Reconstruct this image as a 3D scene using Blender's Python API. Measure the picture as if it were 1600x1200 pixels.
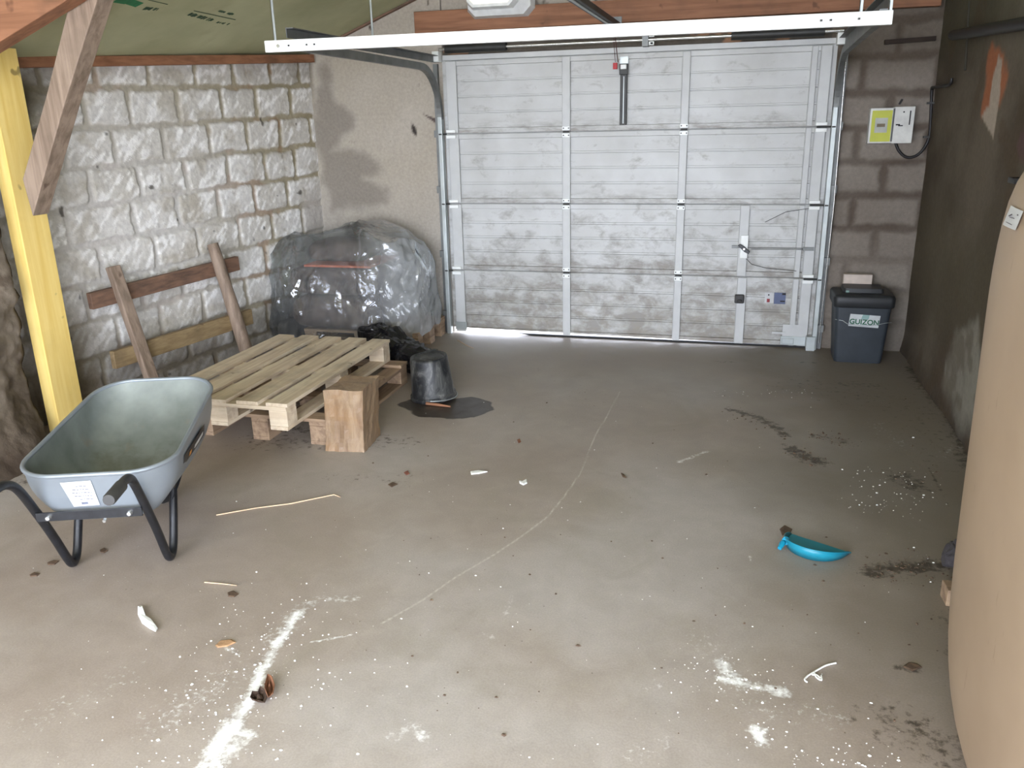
import bpy, bmesh, math, random
import numpy as np
from mathutils import Vector, Matrix, Euler
random.seed(7); rng=np.random.RandomState(11)
PI=math.pi
for o in list(bpy.data.objects): bpy.data.objects.remove(o)
SC=bpy.context.scene; COL=SC.collection

# ---------------------------------------------------------------- camera
FPX=1285.22; YAW,PITCH,ROLL=0.2698,0.3086,0.0230; CAM=Vector((2.0929,-6.0026,1.5734))
_f=Vector((-math.sin(YAW)*math.cos(PITCH),math.cos(YAW)*math.cos(PITCH),-math.sin(PITCH)))
_r0=Vector((math.cos(YAW),math.sin(YAW),0)); _d0=_f.cross(_r0)
_r=math.cos(ROLL)*_r0+math.sin(ROLL)*_d0; _d=-math.sin(ROLL)*_r0+math.cos(ROLL)*_d0
cam=bpy.data.objects.new('camera',bpy.data.cameras.new('camera')); COL.objects.link(cam)
M3=Matrix((_r,-_d,-_f)).transposed()
cam.matrix_world=Matrix.Translation(CAM)@M3.to_4x4()
cam.data.sensor_width=36; cam.data.lens=FPX*36/1600; cam.data.clip_start=0.05
SC.camera=cam
def ray(u,v): return _f+((u-800)/FPX)*_r+((v-600)/FPX)*_d
def hit(u,v,n,c):
    D=ray(u,v); n=Vector(n); return CAM+D*((c-n.dot(CAM))/n.dot(D))
def F(u,v,z=0.0): return hit(u,v,(0,0,1),z)      # survey of the photo: point on a horizontal plane
def Bk(u,v,y=0.0): return hit(u,v,(0,1,0),y)     # point on a plane parallel to the door
def Rw(u,v,x=3.24): return hit(u,v,(1,0,0),x)

# ---------------------------------------------------------------- light and view
SC.view_settings.view_transform='Standard'; SC.view_settings.look='None'
SC.view_settings.exposure=0.84; SC.view_settings.gamma=1.0; SC.view_settings.use_curve_mapping=False
W=bpy.data.worlds.new('world'); SC.world=W; W.use_nodes=True
bg=W.node_tree.nodes['Background']; bg.inputs[0].default_value=(0.86,0.92,1.07,1); bg.inputs[1].default_value=9.0
def portal(loc,rot,sx,sy):
    l=bpy.data.lights.new('daylight_portal','AREA'); l.shape='RECTANGLE'; l.size=sx; l.size_y=sy
    l.cycles.is_portal=True
    o=bpy.data.objects.new('daylight_portal',l); COL.objects.link(o); o.location=loc; o.rotation_euler=rot
portal((0.90,-8.05,1.25),(-PI/2,0,PI),4.8,2.5)     # open end of the garage behind the photographer
portal((3.55,-6.8,1.15),(0,PI/2,0),2.3,2.4)     # unseen opening on the right, added to light the left wall
def daylight(loc,rot,sx,sy,power,col):
    l=bpy.data.lights.new('daylight','AREA'); l.shape='RECTANGLE'; l.size=sx; l.size_y=sy; l.energy=power; l.color=col
    o=bpy.data.objects.new('daylight',l); COL.objects.link(o); o.location=loc; o.rotation_euler=rot

# ---------------------------------------------------------------- helpers
class MB:
    def __init__(s): s.v=[]; s.f=[]; s.sm=[]
    def add(s,vs,fs,smooth=False):
        n=len(s.v); s.v+=[tuple(v) for v in vs]; s.f+=[tuple(i+n for i in f) for f in fs]; s.sm+=[smooth]*len(fs)
    def box(s,c,size,M=None):
        x,y,z=[a/2 for a in size]; vs=[Vector((i*x,j*y,k*z)) for i in(-1,1) for j in(-1,1) for k in(-1,1)]
        if M is not None: vs=[M@v for v in vs]
        s.add([v+Vector(c) for v in vs],[(0,1,3,2),(4,6,7,5),(0,4,5,1),(2,3,7,6),(0,2,6,4),(1,5,7,3)])
    def bx(s,x0,x1,y0,y1,z0,z1): s.box(((x0+x1)/2,(y0+y1)/2,(z0+z1)/2),(abs(x1-x0),abs(y1-y0),abs(z1-z0)))
    def beam(s,p0,p1,w,h,up=(0,0,1)):   # w across, h along up
        p0=Vector(p0);p1=Vector(p1);d=(p1-p0);L=d.length;d.normalize();u=Vector(up);sd=d.cross(u).normalized();u=sd.cross(d)
        M=Matrix((d,sd,u)).transposed(); s.box((p0+p1)/2,(L,w,h),M)
    def prism(s,pts,off):
        n=len(pts);off=Vector(off);a=[Vector(p) for p in pts];b=[p+off for p in a]
        s.add(a+b,[tuple(range(n))[::-1],tuple(range(n,2*n))]+[(i,(i+1)%n,n+(i+1)%n,n+i) for i in range(n)])
    def tube(s,pts,r,n=10,caps=True):
        pts=[Vector(p) for p in pts]; m=len(pts); rs=r if isinstance(r,(list,tuple)) else [r]*m
        vs=[];t0=(pts[1]-pts[0]).normalized(); u=t0.orthogonal().normalized()
        for i,p in enumerate(pts):
            t=(pts[min(i+1,m-1)]-pts[max(i-1,0)]).normalized()
            u=(u-t*u.dot(t)).normalized(); w=t.cross(u)
            vs+=[p+(u*math.cos(2*PI*k/n)+w*math.sin(2*PI*k/n))*rs[i] for k in range(n)]
        fs=[(i*n+k,i*n+(k+1)%n,(i+1)*n+(k+1)%n,(i+1)*n+k) for i in range(m-1) for k in range(n)]
        s.add(vs,fs,True)
        if caps: s.add([vs[k] for k in range(n)],[tuple(range(n))[::-1]]); s.add([vs[(m-1)*n+k] for k in range(n)],[tuple(range(n))])
    def lathe(s,prof,c,n=32,M=None):
        vs=[]
        for r,z in prof:
            for k in range(n):
                v=Vector((r*math.cos(2*PI*k/n),r*math.sin(2*PI*k/n),z)); vs.append((M@v if M else v)+Vector(c))
        m=len(prof); s.add(vs,[(i*n+k,i*n+(k+1)%n,(i+1)*n+(k+1)%n,(i+1)*n+k) for i in range(m-1) for k in range(n)],True)
    def loft(s,rings,close=True,cap0=False,cap1=False,smooth=True):
        n=len(rings[0]);vs=[p for r in rings for p in r];m=len(rings)
        kk=range(n) if close else range(n-1)
        s.add(vs,[(i*n+k,i*n+(k+1)%n,(i+1)*n+(k+1)%n,(i+1)*n+k) for i in range(m-1) for k in kk],smooth)
        if cap0: s.add(rings[0],[tuple(range(n))[::-1]])
        if cap1: s.add(rings[-1],[tuple(range(n))])
ROOT={}
def root_inv(p):
    while p is not None and p.parent is not None: p=p.parent
    return ROOT.get(p.name) if p is not None else None
def obj(name,mb,mat,parent=None,bevel=0,sub=0,solid=0,attrs=None):
    me=bpy.data.meshes.new(name); me.from_pydata([tuple(v) for v in mb.v],[],mb.f)
    for p,sm in zip(me.polygons,mb.sm): p.use_smooth=sm
    inv=root_inv(parent)
    if inv is not None: me.transform(inv)
    me.materials.append(mat)
    o=bpy.data.objects.new(name,me); COL.objects.link(o)
    bm=bmesh.new(); bm.from_mesh(me); bmesh.ops.recalc_face_normals(bm,faces=bm.faces); bm.to_mesh(me); bm.free()
    if parent: o.parent=parent
    if solid: m=o.modifiers.new('s','SOLIDIFY'); m.thickness=solid; m.offset=0
    if bevel: m=o.modifiers.new('b','BEVEL'); m.width=bevel; m.segments=2; m.limit_method='ANGLE'; m.angle_limit=0.7
    if sub: m=o.modifiers.new('u','SUBSURF'); m.levels=sub; m.render_levels=sub
    return o
def tag(o,label,cat,group=None,kind=None):
    o['label']=label; o['category']=cat
    if group:o['group']=group
    if kind:o['kind']=kind
    return o
def thing(name,label,cat,loc,rz=0,group=None):
    o=bpy.data.objects.new(name,None); COL.objects.link(o); o.location=loc; o.rotation_euler=(0,0,rz); o.empty_display_size=.1
    ROOT[o.name]=(Matrix.Translation(Vector(loc))@Matrix.Rotation(rz,4,'Z')).inverted()
    return tag(o,label,cat,group)
def struct(name,mb,mat,**k):
    o=obj(name,mb,mat,**k); o['kind']='structure'; return o
def plab(o,l): o['label']=l; return o
def text_mesh(name,s,size,M,mat,parent,ext=0.0004,bold=0):
    cu=bpy.data.curves.new(name,'FONT'); cu.body=s; cu.size=size; cu.align_x='CENTER'; cu.align_y='CENTER'; cu.extrude=ext; cu.offset=bold
    t=bpy.data.objects.new(name,cu); COL.objects.link(t)
    dg=bpy.context.evaluated_depsgraph_get(); dg.update(); me=bpy.data.meshes.new_from_object(t.evaluated_get(dg))
    bpy.data.objects.remove(t); me.transform(M); inv=root_inv(parent)
    if inv is not None: me.transform(inv)
    me.materials.clear(); me.materials.append(mat); o=bpy.data.objects.new(name,me); COL.objects.link(o); o.parent=parent; return o
def frameM(origin,xa,ya):
    xa=Vector(xa).normalized(); za=xa.cross(Vector(ya)).normalized(); ya=za.cross(xa)
    M=Matrix((xa,ya,za)).transposed().to_4x4(); M.translation=Vector(origin); return M

# value noise in numpy
_T=rng.rand(256,256)
def vn(x,y):
    xi=np.floor(x).astype(int);yi=np.floor(y).astype(int);a=x-xi;b=y-yi;a=a*a*(3-2*a);b=b*b*(3-2*b)
    g=lambda i,j:_T[(xi+i)%256,(yi+j)%256]
    return (g(0,0)*(1-a)+g(1,0)*a)*(1-b)+(g(0,1)*(1-a)+g(1,1)*a)*b
def fbm(x,y,o=4,s=0):
    r=0;t=0;w=1.
    for k in range(o): r=r+w*vn(x*2**k+17.3*k+s*7.1,y*2**k+5.7*k+s*3.3);t+=w;w*=.5
    return r/t
def sstep(a,b,x): t=np.clip((x-a)/(b-a),0,1); return t*t*(3-2*t)
def segd(X,Y,p,q):
    dx,dy=q[0]-p[0],q[1]-p[1];L=dx*dx+dy*dy+1e-12;t=np.clip(((X-p[0])*dx+(Y-p[1])*dy)/L,0,1)
    return np.hypot(X-p[0]-t*dx,Y-p[1]-t*dy)
def polyd(X,Y,pts):
    d=np.full(X.shape,9.)
    for a,b in zip(pts[:-1],pts[1:]): d=np.minimum(d,segd(X,Y,a,b))
    return d
def inpoly(X,Y,pts):
    c=np.zeros(X.shape,bool);n=len(pts)
    for i in range(n):
        x1,y1=pts[i];x2,y2=pts[(i+1)%n]
        if y1==y2: continue
        c^=((y1>Y)!=(y2>Y))&(X<(x2-x1)*(Y-y1)/(y2-y1)+x1)
    return c
def polysd(X,Y,pts):
    d=polyd(X,Y,list(pts)+[pts[0]]); return np.where(inpoly(X,Y,pts),-d,d)

# ---------------------------------------------------------------- materials
def lin(c): return tuple(((x/255)/12.92 if x/255<=.04045 else ((x/255+.055)/1.055)**2.4) for x in c)
def newmat(name):
    m=bpy.data.materials.new(name); m.use_nodes=True; nt=m.node_tree; b=nt.nodes['Principled BSDF']; return m,nt,b
def mixc(nt,fac,a,b,bt='MIX'):
    n=nt.nodes.new('ShaderNodeMix'); n.data_type='RGBA'; n.blend_type=bt
    for sock,val in((n.inputs[0],fac),(n.inputs[6],a),(n.inputs[7],b)):
        if hasattr(val,'links'): nt.links.new(val,sock)
        else: sock.default_value=val if not isinstance(val,tuple) or len(val)==4 else (*val,1)
    return n.outputs[2]
def noise(nt,scale,detail=4,vec=None,rough=.55,dist=0):
    n=nt.nodes.new('ShaderNodeTexNoise'); n.inputs['Scale'].default_value=scale; n.inputs['Detail'].default_value=detail; n.inputs['Roughness'].default_value=rough; n.inputs['Distortion'].default_value=dist
    if vec is not None: nt.links.new(vec,n.inputs['Vector'])
    return n.outputs[0]
def objvec(nt,scale=(1,1,1)):
    t=nt.nodes.new('ShaderNodeTexCoord'); m=nt.nodes.new('ShaderNodeMapping'); m.inputs['Scale'].default_value=scale
    nt.links.new(t.outputs['Object'],m.inputs[0]); return m.outputs[0]
def ramp(nt,fac,stops):
    n=nt.nodes.new('ShaderNodeValToRGB'); nt.links.new(fac,n.inputs[0]); e=n.color_ramp.elements
    while len(e)<len(stops): e.new(.5)
    for k,(p,c) in enumerate(stops): e[k].position=p; e[k].color=(*c,1) if len(c)==3 else c
    return n.outputs[0]
def mr(nt,v,a,b,c=0,d=1):
    n=nt.nodes.new('ShaderNodeMapRange'); nt.links.new(v,n.inputs[0])
    for i,x in enumerate((a,b,c,d)): n.inputs[i+1].default_value=x
    return n.outputs[0]
def math_(nt,op,a,b=0.0):
    n=nt.nodes.new('ShaderNodeMath'); n.operation=op
    for s,v in((n.inputs[0],a),(n.inputs[1],b)):
        if hasattr(v,'links'): nt.links.new(v,s)
        else: s.default_value=v
    return n.outputs[0]
def bump(nt,b,h,strength=.3,dist=.01):
    n=nt.nodes.new('ShaderNodeBump'); n.inputs['Strength'].default_value=strength; n.inputs['Distance'].default_value=dist
    nt.links.new(h,n.inputs['Height']); nt.links.new(n.outputs[0],b.inputs['Normal'])
def attr(nt,name,out='Fac'):
    n=nt.nodes.new('ShaderNodeAttribute'); n.attribute_name=name; return n.outputs[out]
def simple(name,c,rough=.6,metal=0,var=.15,scale=12,bmp=.0,aniso=(1,1,1),spec=.5,c2=None):
    m,nt,b=newmat(name); c=lin(c); v=objvec(nt,aniso); n=noise(nt,scale,5,v)
    lo=tuple(x*(1-var) for x in c) if c2 is None else lin(c2); hi=tuple(min(1,x*(1+var)) for x in c)
    nt.links.new(ramp(nt,n,[(.3,lo),(.7,hi)]),b.inputs['Base Color'])
    b.inputs['Roughness'].default_value=rough; b.inputs['Metallic'].default_value=metal; b.inputs['Specular IOR Level'].default_value=spec
    if bmp: bump(nt,b,noise(nt,scale*3,4,v),bmp,.004)
    return m
def wood(name,c,c2,axis,rough=.7,dirt=.3,dirtc=(60,50,40),scale=30):
    m,nt,b=newmat(name); s=[1,1,1]; s[axis]=.06; v=objvec(nt,tuple(s))
    g=noise(nt,scale,6,v,.6,.4); base=ramp(nt,g,[(.32,lin(c2)),(.62,lin(c))])
    n2=noise(nt,5,5,objvec(nt)); base=mixc(nt,mr(nt,n2,.5,.75,0,dirt),base,lin(dirtc))
    n3=noise(nt,9,2,objvec(nt)); base=mixc(nt,mr(nt,n3,.70,.74,0,.6),base,lin((70,45,30)))
    nt.links.new(base,b.inputs['Base Color']); b.inputs['Roughness'].default_value=rough
    bump(nt,b,g,.25,.003); return m
PALE=[wood('pale_pallet_wood_%d'%i,(228,212,186),(200,178,150),i,dirt=.35) for i in range(3)]
PALE2=[wood('old_pallet_wood_%d'%i,(172,146,118),(126,102,82),i,dirt=.4) for i in range(3)]
ORANGE=[wood('orange_timber_%d'%i,(156,108,78),(120,80,54),i,dirt=.35) for i in range(3)]
BROWN=[wood('brown_timber_%d'%i,(134,102,82),(92,72,60),i,dirt=.5) for i in range(3)]
GREYW=[wood('grey_weathered_timber_%d'%i,(156,136,118),(116,98,82),i,dirt=.35) for i in range(3)]
YEL=wood('yellow_treated_timber',(250,220,136),(240,204,112),2,dirt=.12,dirtc=(120,90,30))
OCH=wood('ochre_board',(158,136,100),(126,104,72),1,dirt=.35)
GALV=simple('galvanised_steel',(176,182,180),.42,.55,.14,7,0,(1,1,1))
GALVD=simple('dull_galvanised_steel',(120,122,120),.5,.6,.2,9)
STEELD=simple('dark_steel',(58,58,56),.5,.4,.2,10)
WHITEP=simple('white_enamel_steel',(240,242,238),.35,0,.03,8)
BLACKP=simple('black_painted_tube',(26,27,30),.38,0,.4,40,.1)
BLACKR=simple('dark_grip_plastic',(60,59,57),.6,0,.2,20)
BOLT=simple('bright_zinc',(215,215,210),.25,.8,.05,8)
PAPER=simple('white_paper',(196,197,197),.7,0,.03,8)
INK=simple('black_ink',(50,50,52),.8,0,.1,8)
def concrete_wall(name,rough=.9,bs=.5,fine=60):
    m,nt,b=newmat(name); col=attr(nt,'Col','Color'); v=objvec(nt); n=noise(nt,fine,6,v,.65)
    c=mixc(nt,1.0,col,ramp(nt,n,[(.25,(.84,.84,.84)),(.75,(1.12,1.12,1.12))]),'MULTIPLY')
    nt.links.new(c,b.inputs['Base Color']); b.inputs['Roughness'].default_value=rough; b.inputs['Specular IOR Level'].default_value=.25
    bump(nt,b,n,bs,.006); return m
MW_L=concrete_wall('block_wall_surface',.85,.5,45); MW_R=concrete_wall('stained_render',.9,.3,40); MW_B=concrete_wall('plaster_surface',.9,.22,50); MW_S=concrete_wall('rubble_wall_surface',.95,.8,35)

def gridmesh(name,us,vs,fn,mat,colfn,extra=None):
    """height-relief surface: fn(U,V)->XYZ arrays ; colfn->rgb (linear)"""
    U,V=np.meshgrid(us,vs,indexing='ij'); P=fn(U,V); n,m=U.shape
    co=np.stack(P,-1).reshape(-1,3); idx=np.arange(n*m).reshape(n,m)
    q=np.stack([idx[:-1,:-1],idx[1:,:-1],idx[1:,1:],idx[:-1,1:]],-1).reshape(-1,4)
    me=bpy.data.meshes.new(name); me.vertices.add(n*m); me.vertices.foreach_set('co',co.ravel().astype(np.float32))
    me.loops.add(q.size); me.loops.foreach_set('vertex_index',q.ravel().astype(np.int32))
    me.polygons.add(len(q)); me.polygons.foreach_set('loop_start',np.arange(0,q.size,4,dtype=np.int32)); me.polygons.foreach_set('use_smooth',np.ones(len(q),bool))
    me.update(calc_edges=True)
    if colfn is not None:
        c=colfn(U,V); a=me.color_attributes.new('Col','FLOAT_COLOR','POINT')
        a.data.foreach_set('color',np.concatenate([np.stack(c,-1).reshape(-1,3),np.ones((n*m,1))],1).ravel().astype(np.float32))
    if extra:
        for k,A in extra(U,V).items():
            a=me.attributes.new(k,'FLOAT','POINT'); a.data.foreach_set('value',A.ravel().astype(np.float32))
    me.materials.append(mat); o=bpy.data.objects.new(name,me); COL.objects.link(o); o['kind']='structure'; return o
def mixrgb(a,b,t): return tuple(x*(1-t)+y*t for x,y in zip(a,b))

# ================================================================ SETTING
# ---- floor
xy=lambda *pts:[tuple(F(u,v)[:2]) for u,v in pts]
SCR=xy((968,612),(950,648),(930,680),(918,712),(905,742),(882,775),(855,808),(815,838),(770,868),(710,903),(660,938),(595,975))
SCR2=xy((805,928),(780,975)); 
def floor_extra(X,Y):
    n1=fbm(X*9,Y*9,5,1); n2=fbm(X*3,Y*3,4,2); n3=fbm(X*30,Y*30,4,3)
    pw=np.zeros(X.shape)
    def streak(pts,w,s,k=1.):
        nonlocal pw
        d=polyd(X,Y,xy(*pts)); pw=np.maximum(pw,s*np.exp(-(d/w)**2)*(1-.6*k+.6*k*2*n3))
    streak([(470,955),(440,995),(415,1035),(395,1080),(375,1120),(350,1160),(315,1200)],.022,1.0)
    streak([(395,1085),(350,1150),(310,1210)],.035,.85)
    streak([(470,955),(500,935),(555,935)],.035,.45); streak([(430,1000),(470,950)],.05,.5)
    streak([(355,1140),(390,1150)],.022,.9); streak([(360,1165),(330,1195)],.05,.85)
    streak([(488,1003),(550,992)],.007,.75,.3); streak([(350,1010),(372,1022)],.012,.6)
    streak([(1125,1035),(1140,1055),(1175,1072),(1225,1082)],.028,.85); streak([(1128,1060),(1160,1068)],.022,1.0)
    streak([(1060,722),(1105,705)],.018,.6); streak([(1180,1140),(1192,1160)],.022,1.0); streak([(1195,1140),(1185,1165)],.012,.9)
    streak([(620,1150),(640,1135),(660,1150)],.03,.55); streak([(640,1130),(660,1145)],.012,.7); streak([(755,990),(780,1000)],.012,.45)
    streak([(1010,1075),(1030,1070)],.03,.42); streak([(790,960),(803,925)],.014,.4)
    streak([(240,1130),(300,1090),(360,1060)],.10,.34); streak([(60,1120),(200,1060)],.12,.25); streak([(980,1180),(1040,1160)],.06,.3)
    streak([(1100,1000),(1180,1110),(1300,1120)],.10,.28); streak([(1170,868),(1175,880)],.008,.5)
    streak([(1370,660),(1410,700)],.09,.26); streak([(1500,700),(1470,710)],.06,.3)
    di=np.zeros(X.shape)
    def dirt(pts,w,s):
        nonlocal di
        d=polyd(X,Y,xy(*pts)); di=np.maximum(di,s*np.exp(-(d/w)**2))
    dirt([(1140,640),(1180,650),(1215,668),(1225,680)],.045,.85); dirt([(1235,700),(1255,715),(1280,722)],.06,.95)
    dirt([(1270,680),(1320,690)],.05,.6); dirt([(1410,745),(1430,760)],.10,.7); dirt([(1360,893),(1440,885),(1500,880)],.06,.9)
    dirt([(1320,600),(1370,603)],.10,.55); dirt([(1430,575),(1500,660),(1530,730)],.10,.9); dirt([(1440,600),(1480,640)],.12,.55)
    dirt([(1260,600),(1440,640),(1500,720)],.35,.35); dirt([(1405,1043),(1440,1045)],.022,.7)
    dirt([(450,680),(400,690),(620,690)],.16,.5); dirt([(520,745),(640,750)],.10,.35); dirt([(440,665),(480,672)],.06,.7)
    dirt([(1390,1130),(1540,1190)],.12,.6); dirt([(1490,960),(1550,1120)],.07,.6); dirt([(150,560),(60,745),(0,765)],.10,.6)
    dirt([(725,520),(1260,540)],.03,.7); dirt([(1450,730),(1485,800)],.006,.9)
    dirt([(1120,565),(1150,566)],.02,.6); dirt([(1250,566),(1272,567)],.02,.7); dirt([(830,560),(930,640)],.3,.18)
    wet=np.zeros(X.shape)
    P=xy((625,632),(660,648),(700,652),(740,650),(765,640),(760,628),(735,622),(700,625),(660,622),(640,625))
    wet=sstep(.02,-.02,polysd(X,Y,P)-.02+(n1-.5)*.07)
    scr=np.minimum(polyd(X,Y,SCR)+.0025,9)
    big=fbm(X*1.3,Y*1.3,4,5)
    wear_shade=np.clip(sstep(1.9,2.9,X+(n2-.5)*.7)*sstep(-5.0,-2.6,Y)+.5*sstep(-2.2,-.2,Y+.5*(n2-.5)),0,1)  # right and rear floor darkened: dirt, with some shade painted in
    return dict(powder=np.clip(pw,0,1.3),dirt=np.clip(di,0,1),wet=wet,scratch=scr,big=big,wear_shade=wear_shade)
def floor_mat():
    m,nt,b=newmat('worn_concrete_floor'); v=objvec(nt)
    big=attr(nt,'big'); base=ramp(nt,big,[(.3,lin((160,147,135))),(.5,lin((168,157,146))),(.7,lin((176,168,160)))])
    n=noise(nt,9,8,v,.62,.5); base=mixc(nt,.8,base,ramp(nt,n,[(.3,(.86,.85,.83)),(.7,(1.08,1.08,1.09))]),'MULTIPLY')
    st=noise(nt,2.2,6,v,.6,1.0); base=mixc(nt,mr(nt,st,.56,.72,0,.35),base,lin((146,138,120)))
    fine=noise(nt,160,4,v,.6); base=mixc(nt,.6,base,ramp(nt,fine,[(.35,(.86,.86,.86)),(.65,(1.1,1.1,1.1))]),'MULTIPLY')
    base=mixc(nt,mr(nt,attr(nt,'wear_shade'),0,1,0,.62),base,lin((98,88,70)))
    # dark dirt, broken up
    dn=noise(nt,26,7,v,.7); dv=math_(nt,'ADD',attr(nt,'dirt'),math_(nt,'MULTIPLY',math_(nt,'SUBTRACT',dn,.53),3.0))
    base=mixc(nt,mr(nt,dv,.42,.8,0,.85),base,lin((66,57,46)))
    # tiny pits and dots
    vo=nt.nodes.new('ShaderNodeTexVoronoi'); vo.inputs['Scale'].default_value=22; nt.links.new(v,vo.inputs['Vector'])
    d1=mr(nt,vo.outputs['Distance'],.03,.07,1,0); sel=mr(nt,noise(nt,7,2,v),.56,.6,0,1)
    base=mixc(nt,math_(nt,'MULTIPLY',math_(nt,'MULTIPLY',d1,sel),.7),base,lin((70,60,50)))
    base=mixc(nt,mr(nt,attr(nt,'wet'),.3,.7,0,.92),base,lin((44,36,28)))
    pn=noise(nt,55,7,v,.7); pv=math_(nt,'ADD',attr(nt,'powder'),math_(nt,'MULTIPLY',math_(nt,'SUBTRACT',pn,.52),2.0))
    pf=mr(nt,pv,.34,.95,0,1); base=mixc(nt,pf,base,lin((246,246,242)))
    # light haze of dust spots
    vo2=nt.nodes.new('ShaderNodeTexVoronoi'); vo2.inputs['Scale'].default_value=30; nt.links.new(v,vo2.inputs['Vector'])
    d2=mr(nt,vo2.outputs['Distance'],.02,.05,1,0); sel2=mr(nt,noise(nt,3,3,v),.5,.56,0,1)
    base=mixc(nt,math_(nt,'MULTIPLY',d2,sel2),base,lin((225,222,215)))
    sc=math_(nt,'ADD',attr(nt,'scratch'),math_(nt,'MULTIPLY',math_(nt,'SUBTRACT',noise(nt,70,4,v),.5),.008))
    base=mixc(nt,mr(nt,sc,.003,.009,.8,0),base,lin((205,200,188)))
    nt.links.new(base,b.inputs['Base Color'])
    ro=math_(nt,'SUBTRACT',mr(nt,n,.3,.7,.46,.62),math_(nt,'MULTIPLY',attr(nt,'wet'),.15)); nt.links.new(ro,b.inputs['Roughness'])
    b.inputs['Specular IOR Level'].default_value=.5
    h=math_(nt,'ADD',math_(nt,'MULTIPLY',n,.6),math_(nt,'MULTIPLY',fine,.15)); bump(nt,b,h,.18,.01)
    return m
gx=np.arange(-2.0,3.4,.0115); gy=np.concatenate([np.arange(-8.1,-4.9,.1),np.arange(-4.9,.06,.0105)])
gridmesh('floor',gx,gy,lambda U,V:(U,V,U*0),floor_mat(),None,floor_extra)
# ---- ground outside door
mb=MB(); mb.bx(-8,11,.06,14,-.2,-.012); mb.bx(-8,11,-30,-8.0,-.2,-.012); mb.bx(3.4,30,-8,.06,-.2,-.012)
struct('ground_outside',mb,simple('pale_gravel',(200,196,188),.9,0,.1,8))

# ---- left block wall (runs at a slight angle)
ANG=math.radians(11.5); wd=Vector((-math.sin(ANG),-math.cos(ANG),0)); wn=Vector((math.cos(ANG),-math.sin(ANG),0)); wo=Vector((-1.1,0,0))
def LW(u,v): return hit(u,v,wn,wn.dot(wo))
def lwu(u,v): return (LW(u,v)-wo).dot(wd)
rowj=[[231,303,363,420,467],[130,200,277,345,400,452],[90,175,255,325,385,437,484],[135,215,290,355,415,462],[100,205,275,342,398,450],[150,235,305,372,425,474]]
rowy=[115,158,210,268,318,362]
J=[sorted(lwu(u,y) for u in r) for r,y in zip(rowj,rowy)]
def rowjoints(k):
    if k<0: k=-k
    j=J[k] if k<6 else [x+random.uniform(-.05,.05) for x in J[2+(k%2)]]
    j=list(j)
    while j[-1]<3.2: j.append(j[-1]+random.uniform(.34,.42))
    return j
ZT=[2.08-.215*i for i in range(11)]   # joint heights near the corner, row i lies between ZT[i] and ZT[i+1]
RJ=[rowjoints(i) for i in range(11)]
def lw_mask(U,V):
    Z=V+.030*U+(fbm(U*2.5,V*2.5,3,8)-.5)*.03; Un=U+(fbm(U*3,V*3,3,9)-.5)*.04
    k=np.clip(np.floor((2.08-Z)/.215).astype(int),0,10)
    zc=2.08-.215*k; dz=np.minimum(zc-Z,Z-(zc-.215))
    du=np.full(U.shape,9.)
    for i in range(11):
        mi=k==i; d=np.full(U.shape,9.)
        for j in RJ[i]: d=np.minimum(d,np.abs(Un-j))
        du=np.where(mi,d,du)
    cid=k*7.3+np.zeros(U.shape)
    for i in range(11):
        s=sum((Un>j).astype(float) for j in RJ[i]); cid=np.where(k==i,cid+s*3.1,cid)
    r=.03; ax=np.maximum(r-du,0); az=np.maximum(r-dz,0); d=r-np.hypot(ax,az); d=np.minimum(d,np.minimum(du,dz))
    d=d+(fbm(U*18,V*18,4,10)-.5)*.034-.004*0
    return d,cid
def lw_h(U,V):
    d,c=lw_mask(U,V); m=sstep(.010,.026,d)
    tr=fbm(U*30+V*24,V*16,3,c.mean()); h=m*(.011+.006*(vn(c,c*1.7)-.5)+.003*(tr-.5))+.009*(fbm(U*5,V*5,3,12)-.5)+.006*(fbm(U*40,V*40,3,13)-.5)
    h=h-.012*np.exp(-(V/.3)**2)*fbm(U*5,V*5,3,3)
    return h
def lw_xyz(U,V):
    h=lw_h(U,V); return (wo.x+wd.x*U+wn.x*h, wo.y+wd.y*U+wn.y*h, V)
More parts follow.
